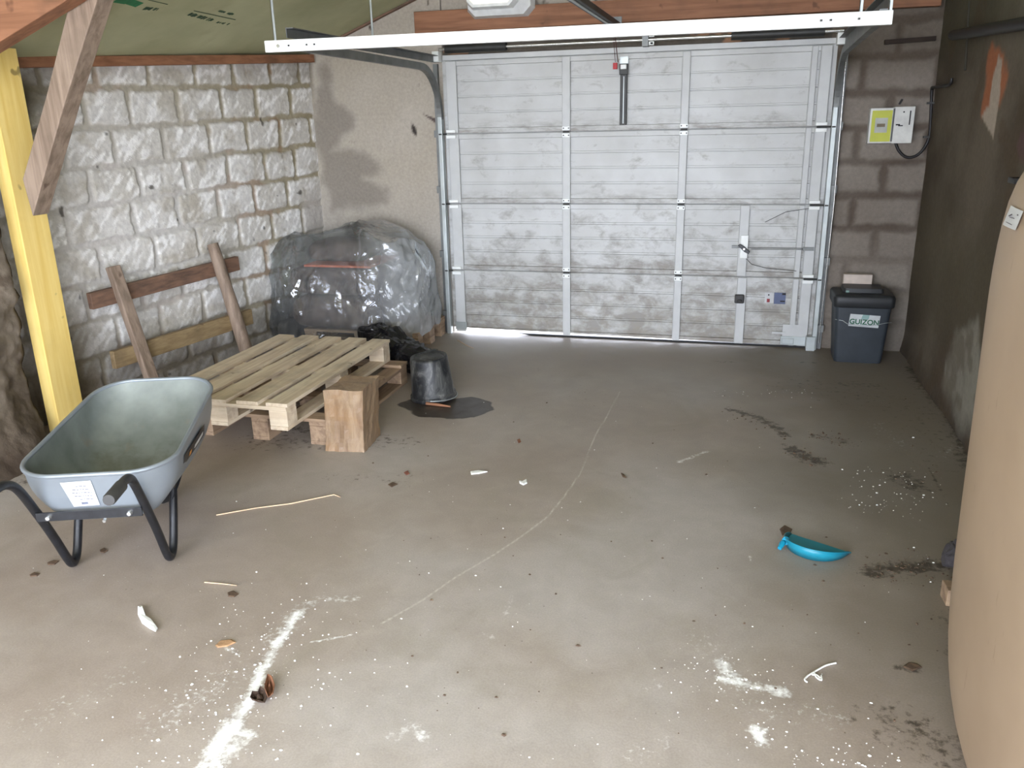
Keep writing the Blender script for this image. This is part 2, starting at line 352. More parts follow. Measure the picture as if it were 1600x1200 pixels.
def lw_col(U,V):
    d,c=lw_mask(U,V); m=sstep(.010,.024,d)
    v=vn(c*1.3,c*.7+3)
    a=fbm(U*3,V*3,4,20); lines=sstep(.52,.66,fbm(U*34+V*30,V*12-U*6,3,21))
    face=mixrgb(lin((188,181,166)),lin((230,228,224)),np.clip(v*.5+a*.6,0,1)); face=mixrgb(face,lin((252,250,246)),lines*.8)
    face=mixrgb(face,lin((168,158,138)),sstep(.55,.75,fbm(U*8,V*8,4,26))*.5)
    mort=mixrgb(lin((144,132,102)),lin((172,162,138)),fbm(U*7,V*7,4,22)); mort=mixrgb(mort,lin((150,112,76)),sstep(.62,.72,fbm(U*5,V*5,3,27))*.6)
    # paler middle where mortar is as pale as the blocks
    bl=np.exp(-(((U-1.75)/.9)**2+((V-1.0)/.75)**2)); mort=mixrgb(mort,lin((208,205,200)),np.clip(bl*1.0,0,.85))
    # smooth towards plaster near the corner, low
    pl=sstep(.32,.12,U)*sstep(1.25,.95,V); face=mixrgb(face,lin((190,184,176)),pl); mort=mixrgb(mort,lin((186,180,172)),pl)
    col=mixrgb(mort,face,m)
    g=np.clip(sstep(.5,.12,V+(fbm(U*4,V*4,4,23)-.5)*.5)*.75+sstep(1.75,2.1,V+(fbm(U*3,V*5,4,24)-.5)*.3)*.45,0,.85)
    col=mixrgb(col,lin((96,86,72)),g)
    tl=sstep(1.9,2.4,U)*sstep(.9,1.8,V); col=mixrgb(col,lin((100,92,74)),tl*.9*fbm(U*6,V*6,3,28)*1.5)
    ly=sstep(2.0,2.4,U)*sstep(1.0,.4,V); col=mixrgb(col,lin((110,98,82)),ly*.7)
    bk=sstep(.86,.90,fbm(U*14,V*14,2,29)); return mixrgb(col,lin((60,52,44)),bk*.8)
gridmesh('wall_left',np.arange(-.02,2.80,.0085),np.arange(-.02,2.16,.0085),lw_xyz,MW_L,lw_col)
mb=MB()   # body of the block wall behind the relief
mb.prism([wo-wn*.2,wo-wn*.02,wo+wd*2.8-wn*.02,wo+wd*2.8-wn*.2],(0,0,2.0))
struct('wall_left_body',mb,simple('block_core',(140,132,118),.9,0,.1,8))
# ---- rubble stone wall further forward on the left
def sw_xyz(U,V):   # U from y=-2.72 backwards to the photographer
    Y=-2.72-U; prof=.17*np.exp(-V/.25)*sstep(0,.25,U)
    h=.13*(fbm(U*3.2,V*4.2,4,31)-.5)+.05*(fbm(U*11,V*13,4,32)-.5)-.05*sstep(.06,0,U)
    jag=.035*(fbm(V*7,V*0+3,3,35)-.5)*np.exp(-U/.15)
    return (-1.36+prof+h,Y+jag,V)
def sw_col(U,V):
    a=fbm(U*5,V*6,5,33); c=mixrgb(lin((98,86,72)),lin((134,122,106)),sstep(.3,.7,a)); c=mixrgb(c,lin((70,58,46)),sstep(.62,.8,fbm(U*10,V*12,4,34))*.7)
    c=mixrgb(c,lin((60,48,38)),sstep(.25,.02,V)*.8); return mixrgb(c,lin((40,32,26)),sstep(.035,.0,U))  # edge beside the post painted dark, as the shadow gap there
gridmesh('wall_left_stone',np.concatenate([np.arange(0,2.0,.011),np.arange(2.0,5.35,.04)]),np.arange(-.02,1.80,.011),sw_xyz,MW_S,sw_col)
mb=MB(); mb.bx(-1.75,-1.44,-8.0,-2.76,0,1.78); mb.bx(-1.9,-1.66,-2.98,-2.6,0,1.78)
struct('wall_left_stone_body',mb,simple('stone_core',(96,84,70),.95,0,.3,9,.6))

# ---- back wall : plaster left of the door, blocks on the right, masonry lintel above
def stain(U,V):
    pts=[Bk(u,v) for u,v in ((510,110),(520,160),(545,190),(525,225),(510,240),(540,240),(580,255),(590,268),(555,262),(560,290),(600,300),(600,312),(575,318),(540,315),(520,330),(515,300),(510,260),(500,200),(502,140))]
    return polysd(U,V,[(p.x,p.z) for p in pts])
def bw_col(U,V):
    b=mixrgb(lin((166,156,140)),lin((184,176,164)),fbm(U*2.5,V*2.5,4,40))
    b=mixrgb(b,lin((168,164,160)),sstep(1.3,.5,V)*.4)
    s=sstep(.05,-.04,stain(U,V)-.03+(fbm(U*9,V*9,4,41)-.5)*.10); s=np.maximum(s,.5*sstep(.12,.02,np.abs(U+.95+.1*fbm(V*2,U*2,2,47)))*sstep(.6,1.0,V)*sstep(1.25,1.1,V)*fbm(U*30,V*4,3,48)*1.4); b=mixrgb(b,lin((132,124,114)),s*.8)
    h=polysd(U,V,[(p.x,p.z) for p in (Bk(643,190),Bk(650,200),Bk(651,212),Bk(645,206))]); b=mixrgb(b,lin((60,54,50)),sstep(.01,-.004,h+(fbm(U*30,V*30,3,42)-.5)*.02))
    h=polysd(U,V,[(p.x,p.z) for p in (Bk(661,178),Bk(684,186),Bk(684,195))]); b=mixrgb(b,lin((90,78,74)),sstep(.004,-.004,h))
    b=mixrgb(b,lin((120,112,98)),sstep(.5,.1,V+(fbm(U*4,V*4,3,43)-.5)*.4)*.6)
    b=mixrgb(b,lin((90,80,62)),sstep(.05,.0,np.abs(U+1.1))*sstep(1.6,2.0,V)*.8)
    b=mixrgb(b,lin((60,52,40)),sstep(.87,.92,fbm(U*20,V*20,3,44)+.14*sstep(2.0,2.25,V))*.8)
    return b
def bwt(U,V): h=.008*(fbm(U*4,V*4,4,45)-.5)+.003*(fbm(U*30,V*30,3,46)-.5); return (U,-h-.004,V)
gridmesh('wall_back_plaster',np.arange(-1.13,-.02,.011),np.arange(-.02,2.55,.011),bwt,MW_B,bw_col)
gridmesh('wall_back_gable',np.arange(-.02,3.26,.02),np.arange(2.31,3.0,.02),bwt,MW_B,bw_col)
def br_mask(U,V):
    Un=U+(fbm(U*4,V*4,3,50)-.5)*.03; Vn=V+(fbm(U*4,V*4,3,51)-.5)*.03
    k=np.floor((Vn+.02)/.215); dz=np.minimum((Vn+.02)-k*.215,(k+1)*.215-(Vn+.02)); par=np.mod(k,2)
    off=np.where(par>0,2.98,2.83); du=np.abs(Un-off-.02*np.sin(k*3)); du=np.minimum(du,np.abs(Un-off-.41))
    return np.minimum(dz,du)+(fbm(U*12,V*12,4,52)-.5)*.03
def br_col(U,V):
    m=sstep(.008,.045,br_mask(U,V)); n=fbm(U*3,V*3,4,53)
    f=mixrgb(lin((124,114,104)),lin((144,136,126)),n); g=mixrgb(lin((84,72,62)),lin((102,92,82)),n)
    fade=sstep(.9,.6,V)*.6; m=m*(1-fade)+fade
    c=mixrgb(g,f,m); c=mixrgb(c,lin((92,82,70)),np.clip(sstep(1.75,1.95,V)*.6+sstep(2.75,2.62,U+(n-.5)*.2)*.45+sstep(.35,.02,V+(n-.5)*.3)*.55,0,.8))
    return mixrgb(c,lin((150,142,132)),sstep(.2,.8,fbm(U*3,V*2,3,55))*.25*sstep(2.0,1.4,V))
def brt(U,V): h=.010*sstep(.0,.04,br_mask(U,V))+.006*(fbm(U*12,V*12,4,54)-.5); return (U,-h,V)
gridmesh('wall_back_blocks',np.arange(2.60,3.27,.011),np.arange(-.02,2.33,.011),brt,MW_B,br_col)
def hd_col(U,V):
    n=fbm(U*5,V*9,4,60); c=mixrgb(lin((80,74,66)),lin((112,104,94)),n); return mixrgb(c,lin((168,128,100)),sstep(.64,.68,fbm(U*6,V*10,3,61))*.8)
gridmesh('wall_back_lintel',np.arange(-.02,2.62,.015),np.arange(1.97,2.33,.015),lambda U,V:(U,-.012*fbm(U*8,V*8,4,62),V),MW_B,hd_col)
mb=MB(); mb.bx(-1.5,-.05,.02,.24,0,2.6); mb.bx(2.66,3.6,.02,.24,0,2.6); mb.bx(-.05,2.66,.02,.24,2.0,2.6); mb.bx(-1.5,3.6,.02,.24,2.6,3.05)
struct('wall_back_body',mb,simple('masonry_core',(132,124,112),.9,0,.12,7))
# ---- right wall
OR_=[(p.y,p.z) for p in (Rw(1550,72),Rw(1568,82),Rw(1573,120),Rw(1562,160),Rw(1545,178),Rw(1532,182),Rw(1540,140),Rw(1543,95))]
WH_=[(p.y,p.z) for p in (Rw(1561,86),Rw(1567,95),Rw(1563,140),Rw(1556,190),Rw(1552,216),Rw(1534,181),Rw(1546,165),Rw(1551,125))]
MV_=[(p.y,p.z) for p in (Rw(1592,205),Rw(1605,198),Rw(1606,252),Rw(1592,250),Rw(1587,230))]
def rw_col(U,V):
    n=fbm(U*1.6,V*2,5,70); c=mixrgb(lin((76,66,54)),lin((106,96,82)),sstep(.3,.7,n))
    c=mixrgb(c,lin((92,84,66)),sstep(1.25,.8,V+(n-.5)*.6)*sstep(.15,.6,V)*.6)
    c=mixrgb(c,lin((98,98,78)),sstep(1.7,2.1,V)*.4)
    P=[(p.y,p.z) for p in (Rw(1490,525),Rw(1530,500),Rw(1540,700),Rw(1500,690),Rw(1470,600))]
    c=mixrgb(c,lin((150,146,134)),sstep(.05,-.04,polysd(U,V,P)+(fbm(U*8,V*8,4,72)-.5)*.12)*.75)
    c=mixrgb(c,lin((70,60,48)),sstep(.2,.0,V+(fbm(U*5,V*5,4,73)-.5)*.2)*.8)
    c=mixrgb(c,lin((84,70,54)),sstep(.62,.72,fbm(U*4,V*4,5,74))*.5)
    w=(fbm(U*16,V*16,4,75)-.5)*.05
    c=mixrgb(c,lin((172,104,68)),sstep(.03,-.015,polysd(U,V,OR_)+w*1.5)*.8); c=mixrgb(c,lin((176,162,146)),sstep(.005,-.006,polysd(U,V,WH_)+w*.4))
    c=mixrgb(c,lin((96,72,70)),sstep(.01,-.01,polysd(U,V,MV_)+w*.5)*.8)
    return c
gridmesh('wall_right',np.concatenate([np.arange(-5.6,-4.2,.05),np.arange(-4.2,.02,.018)]),np.arange(-.02,2.5,.018),lambda U,V:(3.24-.02*(fbm(U*2,V*2,4,76)-.5)-.02*sstep(.15,0,V)*fbm(U*9,V*9,3,77),U,V),MW_R,rw_col)
mb=MB(); mb.bx(3.27,3.5,-5.6,0,0,2.5); struct('wall_right_body',mb,simple('render_core',(110,100,86),.9,0,.1,7))
# ---- roof boards, sloping up from the left plate and down to the right wall
def zl(x): return 2.095+.375*(x+1.08)
RX=1.25
gm,gnt,gb=newmat('green_roof_boards'); v=objvec(gnt); base=ramp(gnt,noise(gnt,1.6,5,v),[(.3,lin((156,156,118))),(.7,lin((190,190,152)))])
base=mixc(gnt,mr(gnt,noise(gnt,3,5,v),.55,.75,0,.5),base,lin((150,140,100))); gnt.links.new(base,gb.inputs['Base Color']); gb.inputs['Roughness'].default_value=.7
mb=MB(); ths=.03
for x0,x1,z0,z1 in ((-2.6,RX,zl(-2.6),zl(RX)),(RX,4.0,zl(RX),zl(RX)-.375*(4.0-RX))):
    mb.prism([(x0,.24,z0),(x1,.24,z1),(x1,.24,z1+ths),(x0,.24,z0+ths)],(0,-8.25,0))
struct('ceiling',mb,gm)
def onroof(u,v,off=-.003):
    n=Vector((-.375,0,1)); return hit(u,v,n,n.dot(Vector((-1.08,0,2.095+off))))
# printing on the boards (illegible dashes)
GI=simple('dark_green_print',(52,78,52),.8,0,.2,30); GG=simple('bright_green_print',(40,120,74),.8,0,.2,30)
mb=MB()
for (a,b,w) in (((232,0),(262,7),1.2),((303,17),(368,31),1.3),):
    p,q=onroof(*a),onroof(*b); mb.beam(p,q,.004*w,.001,(-.375,0,1))
def dashes(a,b,n,w):
    p,q=onroof(*a),onroof(*b); d=(q-p)/n
    for i in range(n):
        if i%5==4: continue
        s=p+d*i; mb.beam(s+Vector((0,random.uniform(-.006,.006),0)),s+d*random.uniform(.5,.85),w*random.uniform(.6,1),.001,(-.375,0,1))
dashes((225,13),(248,15),7,.035); dashes((296,22),(333,32),13,.035); dashes((342,17),(365,23),9,.025); dashes((340,35),(358,38),6,.025)
o=struct('trim_1',mb,GI)
mb=MB(); 
for a,b in (((182,0),(200,3)),((200,2),(218,8))):
    mb.beam(onroof(*a),onroof(*b),.05,.001,(-.375,0,1))
struct('trim_2',mb,GG)
# board joint battens on the roof boards
mb=MB(); mb.beam((zl and -1.0,-.02,zl(-1.0)-.008),(RX,-.02,zl(RX)-.008),.04,.012,(-.375,0,1)); struct('trim_3',mb,BROWN[0])

# ---- timbers of the roof
mb=MB(); a=LW(20,104)+wn*.03; b=LW(478,80)+wn*.03; 
zz=2.045; pa=wo+wd*2.75+wn*.045; pb=wo+wd*.02+wn*.045
mb.beam((pa.x,pa.y,1.895),(pb.x,pb.y,2.055),.07,.055)
tag(obj('wall_plate',mb,ORANGE[1],bevel=.003),'orange-brown timber plate along the top of the white block wall','timber')
mb=MB(); mb.bx(-.20,3.2,-.085,-.012,2.185,2.325); tag(obj('lintel_beam',mb,ORANGE[0],bevel=.004),'broad orange-brown timber beam on the wall above the garage door','beam')
mb=MB(); y0=-2.98; 
mb.prism([(-1.60,y0,zl(-1.60)-.215),(-.2,y0,zl(-.2)-.215),(-.2,y0,zl(-.2)-.055),(-1.60,y0,zl(-1.60)-.055)],(0,.09,0))
tag(obj('rafter',mb,ORANGE[0],bevel=.004),'sloping orange-brown rafter at the top left corner, resting above the yellow post','rafter')
mb=MB(); mb.bx(.0,.22,-.45,-.10,2.39,2.46)
def braceP(u,v): return Bk(u,v,-2.885)
mb=MB(); pts=[braceP(35,280),braceP(51,338),braceP(101,160),braceP(150,5),braceP(170,-60),braceP(135,-60),braceP(108,5),braceP(72,150)]
mb.prism(pts,(0,.095,0)); tag(obj('diagonal_brace',mb,GREYW[2],bevel=.004),'weathered grey-brown diagonal timber brace hanging in front of the yellow post','brace')
mb=MB(); mb.prism([(-1.425,-2.655,0),(-1.35,-2.655,0),(-1.345,-2.655,zl(-1.345)-.03),(-1.42,-2.655,zl(-1.42)-.03)],(0,.185,0))
tag(obj('timber_post',mb,YEL,bevel=.003),'yellow-stained upright timber post against the left wall','post')
mb=MB(); mb.bx(2.75,3.22,-.6,-.42,2.28,2.37)

# ================================================================ GARAGE DOOR
dm,dnt,db=newmat('door_sheet'); v=objvec(dnt)
base=ramp(dnt,noise(dnt,3,5,v),[(.3,lin((178,178,174))),(.7,lin((198,199,197)))])
gr=noise(dnt,6,7,objvec(dnt,(1,1,1.6)),.68,.3); zc=dnt.nodes.new('ShaderNodeSeparateXYZ'); tc=dnt.nodes.new('ShaderNodeTexCoord'); dnt.links.new(tc.outputs['Object'],zc.inputs[0])
low=mr(dnt,zc.outputs[2],0,1.1,.20,-.02); gv=math_(dnt,'ADD',gr,low)
base=mixc(dnt,mr(dnt,gv,.54,.74,0,.65),base,lin((112,104,92)))
per=math_(dnt,'ABSOLUTE',math_(dnt,'SUBTRACT',math_(dnt,'FRACT',math_(dnt,'MULTIPLY',zc.outputs[2],2.0)),.0)); edge=mr(dnt,per,.05,.22,1,0)
g2=noise(dnt,12,6,objvec(dnt,(.5,1,2)),.7); base=mixc(dnt,math_(dnt,'MULTIPLY',math_(dnt,'MULTIPLY',edge,mr(dnt,g2,.42,.65,0,1)),.7),base,lin((120,112,102)))
mv=mr(dnt,zc.outputs[2],0,.6,.35,0); base=mixc(dnt,math_(dnt,'MULTIPLY',mv,mr(dnt,noise(dnt,14,6,v,.7),.4,.65,0,1)),base,lin((150,138,112)))
dnt.links.new(base,db.inputs['Base Color']); db.inputs['Roughness'].default_value=.5; db.inputs['Metallic'].default_value=.1
DOORM=dm
STILE=simple('door_stile',(192,193,191),.5,.1,.06,9)
WID=2.61
door=thing('door_1','','',(0,0,0)); 
for k in('label','category'): del door[k]
door['kind']='structure'
for s in range(4):
    z0=s*.5+(.012 if s==0 else 0); z1=(s+1)*.5-.004
    prof=[(-.012,z0),(-.028,z0+.002),(-.028,z0+.030),(-.018,z0+.034)]
    n=4; a=z0+.034; bq=z1-.034; st=(bq-a)/n
    mb=MB(); pts=[(-.030,z0),(-.034,z0+.003),(-.034,z0+.034),(-.020,z0+.037)]
    for i in range(1,n):
        zz=a+st*i+(0 if n==4 else 0); pts+=[(-.020,zz-.006),(-.0130,zz-.0045),(-.0130,zz-.0005),(-.0225,zz+.001),(-.0225,zz+.010),(-.020,zz+.012)]
    pts+=[(-.020,z1-.037),(-.034,z1-.034),(-.034,z1-.003),(-.030,z1)]
    L=[Vector((0,y,z)) for y,z in pts]; R=[Vector((WID,y,z)) for y,z in pts]
    if s==0: # rubber-less corner lifts slightly at the left
        L[0].z+=.03; L[1].z+=.03
    nn=len(L); mb.add(L+R,[(i,i+1,nn+i+1,nn+i) for i in range(nn-1)])
    mb.bx(-.03,WID+.03,-.012,.0,z0+(.03 if s==0 else 0),(s+1)*.5+.001)
    sec=obj('door_section',mb,DOORM,door)
    def stile(x,w,zz0=z0+.004,zz1=z1-.004,th=.012,name='door_stile'):
        m=MB(); m.bx(x-w/2,x+w/2,-.034-th,-.030,zz0,zz1); m.bx(x-w/2-.004,x-w/2,-.040,-.02,zz0,zz1); return obj(name,m,STILE,sec,bevel=.002)
    stile(.045,.075); stile(.885,.055); stile(1.70,.05); stile(2.575,.065); stile(2.505,.035)
    if s==2 or s==1: pass
    if s==1: stile(2.135,.06)
    if s==0: stile(2.145,.06)
    if s<3:  # hinges on the joint above this section
        for x in (.885,1.70):
            for dz in(-.024,.024):
                m=MB(); m.bx(x-.028,x+.028,-.056,-.046,z1+.002+dz-.013,z1+.002+dz+.013); h=obj('hinge',m,WHITEP,sec,bevel=.002)
                m=MB()
                for dx in(-.018,.018): m.tube([(x+dx,-.055,z1+.002+dz),(x+dx,-.059,z1+.002+dz)],.0045,8)
                obj('hinge_screw',m,STEELD,h)
            m=MB(); m.tube([(x-.022,-.054,z1+.002),(x+.022,-.054,z1+.002)],.006,8); obj('hinge_pin',m,STEELD,sec)
        for x,sx in((.03,-1),(2.58,1)):
            m=MB(); m.bx(x-.035,x+.035,-.062,-.044,z1-.030,z1-.008); m.bx(x-.035,x+.035,-.062,-.044,z1+.010,z1+.030); obj('roller_hinge',m,WHITEP,sec,bevel=.002)
            m=MB(); m.tube([(x-.03,-.066,z1+.001),(x+sx*.075,-.066,z1+.001)],.006,8); m.tube([(x+sx*.062,-.066,z1+.001),(x+sx*.085,-.066,z1+.001)],.020,14); obj('roller',m,STEELD,sec)
# top seal strip with bright flashing
mb=MB(); mb.bx(-.02,WID+.02,-.036,-.0,2.0,2.035); obj('top_flashing',mb,STILE,door,bevel=.002)
mb=MB(); 
P=[(0,.012),(.62,-.002),(WID,-.002),(WID,.014),(.5,.014),(0,.034)]
mb.prism([(x,-.03,z) for x,z in P[1:5]],(0,.022,0)); obj('bottom_seal',mb,simple('black_rubber',(28,28,28),.7),door)
mb=MB(); mb.bx(2.43,2.60,-.052,-.036,.02,.085); mb.bx(2.44,2.52,-.058,-.05,.03,.07)
c=obj('corner_bracket',mb,GALV,door,bevel=.003)
mb=MB(); mb.bx(.0,.09,-.052,-.036,.03,.09); obj('corner_bracket',mb,GALV,door,bevel=.003)
mb=MB(); mb.bx(2.37,2.46,-.054,-.05,.10,.115); mb.bx(2.44,2.58,-.048,-.036,.085,.17); obj('corner_plate',mb,STILE,door)
# lift bracket with dark arm
mb=MB(); mb.bx(1.262,1.308,-.06,-.036,1.535,1.90); mb.bx(1.256,1.314,-.075,-.05,1.86,1.93); br=plab(obj('lifting_arm',mb,STEELD,door,bevel=.003),'dark steel lifting arm')
mb=MB(); mb.bx(1.284,1.289,-.064,-.058,1.545,1.85); obj('arm_slot',mb,GALV,br); mb=MB(); mb.bx(1.265,1.305,-.085,-.07,1.895,1.925); obj('arm_bracket',mb,WHITEP,br,bevel=.003)
mb=MB(); mb.bx(1.255,1.312,-.046,-.036,1.93,1.975); obj('arm_mount',mb,GALV,br)
# lock : plate, black T handle, rods to the side
mb=MB(); mb.bx(2.118,2.168,-.058,-.046,.63,.79); lk=plab(obj('lock_plate',mb,WHITEP,door,bevel=.003),'bright steel lock plate')
mb=MB()
mb.prism([(2.10,-.088,.722),(2.115,-.088,.735),(2.150,-.088,.712),(2.182,-.088,.682),(2.175,-.088,.665),(2.145,-.088,.680)],(0,.02,0)); mb.tube([(2.142,-.09,.70),(2.142,-.05,.70)],.012)
obj('lock_handle',mb,BLACKP,lk,bevel=.003)
mb=MB(); mb.tube([(2.142,-.0895,.70),(2.142,-.092,.70)],.007,12); obj('handle_bolt',mb,BOLT,lk)
mb=MB(); mb.tube([(2.085,-.055,.705),(2.54,-.060,.708)],.0022,8); mb.tube([(2.19,-.055,.695),(2.58,-.064,.700)],.002,8); mb.bx(2.53,2.60,-.066,-.05,.692,.715); mb.bx(2.06,2.10,-.058,-.046,.70,.718); obj('lock_rod',mb,GALVD,lk)
mb=MB(); mb.tube([(2.16,-.052,.63),(2.20,-.052,.59),(2.3,-.052,.565),(2.5,-.052,.55)],.0022,6); mb.tube([(2.58,-.052,.98),(2.4,-.052,.95),(2.27,-.052,.88)],.0018,6); obj('lock_cable',mb,STEELD,lk)
mb=MB(); mb.bx(2.10,2.165,-.085,-.045,.315,.375); mb.bx(2.115,2.15,-.10,-.08,.325,.345); plab(obj('pull_handle',mb,BLACKR,door,bevel=.008),'black pull handle')
mb=MB(); mb.bx(2.305,2.365,-.0295,-.0265,.315,.39); st=plab(obj('warning_sticker',mb,PAPER,door),'white sticker with a red mark')
mb=MB(); mb.bx(2.32,2.34,-.0305,-.0293,.32,.345); obj('red_mark',mb,simple('sticker_red',(150,60,64),.7),st); mb=MB(); mb.bx(2.326,2.335,-.0305,-.0293,.368,.378); obj('black_mark',mb,INK,st)
mb=MB(); mb.bx(2.368,2.445,-.0295,-.0265,.310,.39); st=plab(obj('information_sticker',mb,simple('sticker_blue',(92,102,132),.6),door),'grey-blue sticker')
mb=MB(); mb.bx(2.42,2.444,-.0305,-.0293,.375,.388); mb.bx(2.41,2.442,-.0305,-.0293,.325,.335); obj('dark_mark',mb,INK,st)
# tracks
def ctrack(mb,path,w=.05,dep=.028,out=1):
    pass
def sidetrack(x,sx,lab):
    t=thing('door_track',lab,'door track',(x,-.05,0))
    mb=MB(); mb.bx(x-.016,x+.016,-.085,-.03,.0,1.62); 
    tr=obj('vertical_track',mb,GALV,t,bevel=.004)
    mb=MB(); mb.bx(x+sx*.016,x+sx*.050,-.034,-.002,.0,1.98); obj('wall_angle',mb,GALVD,t)
    mb=MB(); R=.36; cy=-.058-R; cz=1.62-.02
    pts=[(cy+R*math.cos(q),cz+(R-.0)*math.sin(q)) for q in np.linspace(0,PI/2,14)]
    zt=1.945
    pts=[(y,cz+(z-cz)*(zt-cz)/R) for y,z in pts]+[(-2.19,1.945)]
    ring=[]
    for i,(y,z) in enumerate(pts):
        a=pts[max(i-1,0)];b=pts[min(i+1,len(pts)-1)];ty,tz=b[0]-a[0],b[1]-a[1];l=math.hypot(ty,tz);ny,nz=tz/l*-1,ty/l
        h=.022; x_=x-(sx*.055 if sx>0 else -.03)*(1 if i==len(pts)-1 else 0); ring.append([Vector((x_-.016,y-ny*h,z-nz*h)),Vector((x_+.016,y-ny*h,z-nz*h)),Vector((x_+.016,y+ny*h,z+nz*h)),Vector((x_-.016,y+ny*h,z+nz*h))])
    mb.loft(ring,cap0=True,cap1=True,smooth=False); obj('curved_track',mb,GALVD,t)
    xe=x-sx*(.055 if sx>0 else .03); mb=MB(); mb.beam((x+sx*.02,-.06,2.01),(xe+sx*.02,-2.19,2.0),.004,.045); mb.beam((x,-.06,2.03),(xe,-2.19,2.02),.035,.004); obj('support_angle',mb,GALVD,t)
    mb=MB(); mb.bx(x-.03,x+.02,-.10,-.02,1.99,2.06); obj('bearing_bracket',mb,WHITEP,t,bevel=.004)
    for z in(.15,.62,1.1,1.5):
        mb=MB(); mb.bx(x+sx*.012,x+sx*.055,-.06,-.03,z-.025,z+.025); obj('track_clip',mb,GALVD,t)
    return t
tl=sidetrack(-.045,-1,'galvanised curved door track on the left, between plaster wall and garage door')
tr_=sidetrack(2.655,1,'galvanised curved door track on the right, in front of the dark block wall')
mb=MB(); mb.bx(2.60,2.66,-.11,-.06,.0,.10); obj('foot_bracket',mb,GALV,tr_,bevel=.003); mb=MB(); mb.tube([(2.685,-.065,.05),(2.70,-.065,1.0),(2.69,-.065,1.95)],.004,8); obj('lifting_cable',mb,BOLT,tr_)
# cross bar with slots
YB=-2.23
t=thing('ceiling_crossbar','long white steel crossbar joining the front ends of the door tracks','crossbar',(1.25,YB,1.94))
pL=Bk(415,73,YB); pR=Bk(1394.5,27,YB)
mb=MB(); hb=.024
mb.prism([(pL.x,YB-.006,pL.z-hb),(pR.x,YB-.006,pR.z-hb),(pR.x,YB-.006,pR.z+hb),(pL.x,YB-.006,pL.z+hb)],(0,.006,0))
for sg in (-1,1): mb.prism([(pL.x,YB-.004,pL.z+sg*hb-.0015),(pR.x,YB-.004,pR.z+sg*hb-.0015),(pR.x,YB-.004,pR.z+sg*hb+.0015),(pL.x,YB-.004,pL.z+sg*hb+.0015)],(0,.03,0))
bar=obj('bar',mb,WHITEP,t)
def onbar(u): k=(u-415)/(1394.5-415); q=Bk(u,73-46*k,YB); return q
for u in (452,480,492,1283,1298,1342):
    p=onbar(u); mb=MB(); mb.bx(p.x-.005,p.x+.005,YB-.0068,YB-.0055,p.z-.004,p.z+.004); obj('slot',mb,STEELD,bar)
for u in (436,1364):
    p=onbar(u); mb=MB(); mb.tube([(p.x,YB-.005,p.z),(p.x,YB-.012,p.z)],.008,10); obj('bolt',mb,BOLT,bar)
HR=[(onbar(428).x,YB+.02,'thin steel hanger rod at the left end of the white crossbar'),(-.03,-1.2,'thin steel hanger rod holding the left track halfway back'),(onbar(1345).x,YB+.02,'pale hanger rod just left of the right end of the crossbar'),(onbar(1394).x-.004,YB+.035,'thin hanger rod at the far right end of the crossbar')]
for (x,y,lab) in HR:
    mb=MB(); zt=zl(x) if x<RX else zl(RX)-.375*(x-RX); zb=1.93 if y<-2 else 2.03
    mb.bx(x-.006,x+.006,y-.002,y+.002,zb,zt+.01); mb.bx(x-.006,x-.004,y-.002,y+.01,zb,zt+.01); tag(obj('hanger_rod',mb,GALV),lab,'hanger','steel rods hanging the door tracks')
# torsion shaft with springs
t=thing('torsion_shaft','steel torsion shaft with dark springs above the garage door','shaft',(1.3,-.10,2.06))
mb=MB(); mb.tube([(-.02,-.10,2.07),(2.66,-.10,2.07)],.0095,12); obj('shaft',mb,BOLT,t)
def coil(x0,x1):
    n=int((x1-x0)/.007); r=.030; mb=MB(); pts=[]
    prof=[]
    for i in range(n):
        xx=x0+(x1-x0)*i/n; prof+=[(r,xx),(r-.003,xx+.0035)]
    M=Matrix(((0,0,1),(0,1,0),(-1,0,0))); mb.lathe(prof,(0,-.10,2.07),14,M); return mb
obj('spring',coil(.03,.48),STEELD,t); obj('spring',coil(1.98,2.55),STEELD,t)
for x in (1.46,):
    mb=MB(); mb.bx(x-.05,x-.01,-.12,-.03,2.03,2.12); obj('centre_bracket',mb,GALVD,t)
    for z in(2.045,2.095):
        mb=MB(); mb.bx(x-.005,x+.03,-.128,-.122,z-.012,z+.012); q=obj('bracket_tab',mb,WHITEP,t,bevel=.003); mb=MB(); mb.bx(x+.006,x+.022,-.129,-.127,z-.006,z+.006); obj('slot_hole',mb,INK,q)
# opener rail and red release cord
t=thing('opener_rail','dark steel drive rail running from above the door out under the roof','rail',(1.22,-.1,2.12))
mb=MB(); mb.beam((1.235,-.09,2.165),(1.20,-3.3,2.175),.06,.035); obj('rail',mb,STEELD,t,bevel=.003); mb=MB(); mb.beam((1.235,-.09,2.145),(1.20,-3.3,2.155),.018,.006); obj('belt',mb,GALV,t)
mb=MB(); mb.bx(1.19,1.27,-.10,-.086,2.13,2.22); obj('wall_bracket',mb,GALVD,t); mb=MB(); mb.bx(1.20,1.24,-3.2,-3.18,2.19,zl(1.2)+.02); obj('strap',mb,GALVD,t)
mb=MB(); mb.tube([(1.245,-.25,2.13),(1.25,-.10,1.94)],.003,6); mb.tube([(1.235,-.25,2.13),(1.232,-.10,1.94)],.002,6); c=obj('release_cord',mb,simple('cord',(90,60,56),.8),t)
mb=MB(); mb.bx(1.218,1.246,-.112,-.09,1.895,1.935); plab(obj('release_handle',mb,simple('red_plastic',(196,34,40),.5),t,bevel=.002),'red release handle')
mb=MB(); mb.bx(1.228,1.250,-.262,-.238,2.10,2.135); plab(obj('release_lever',mb,bpy.data.materials['red_plastic'],t,bevel=.002),'red release lever')
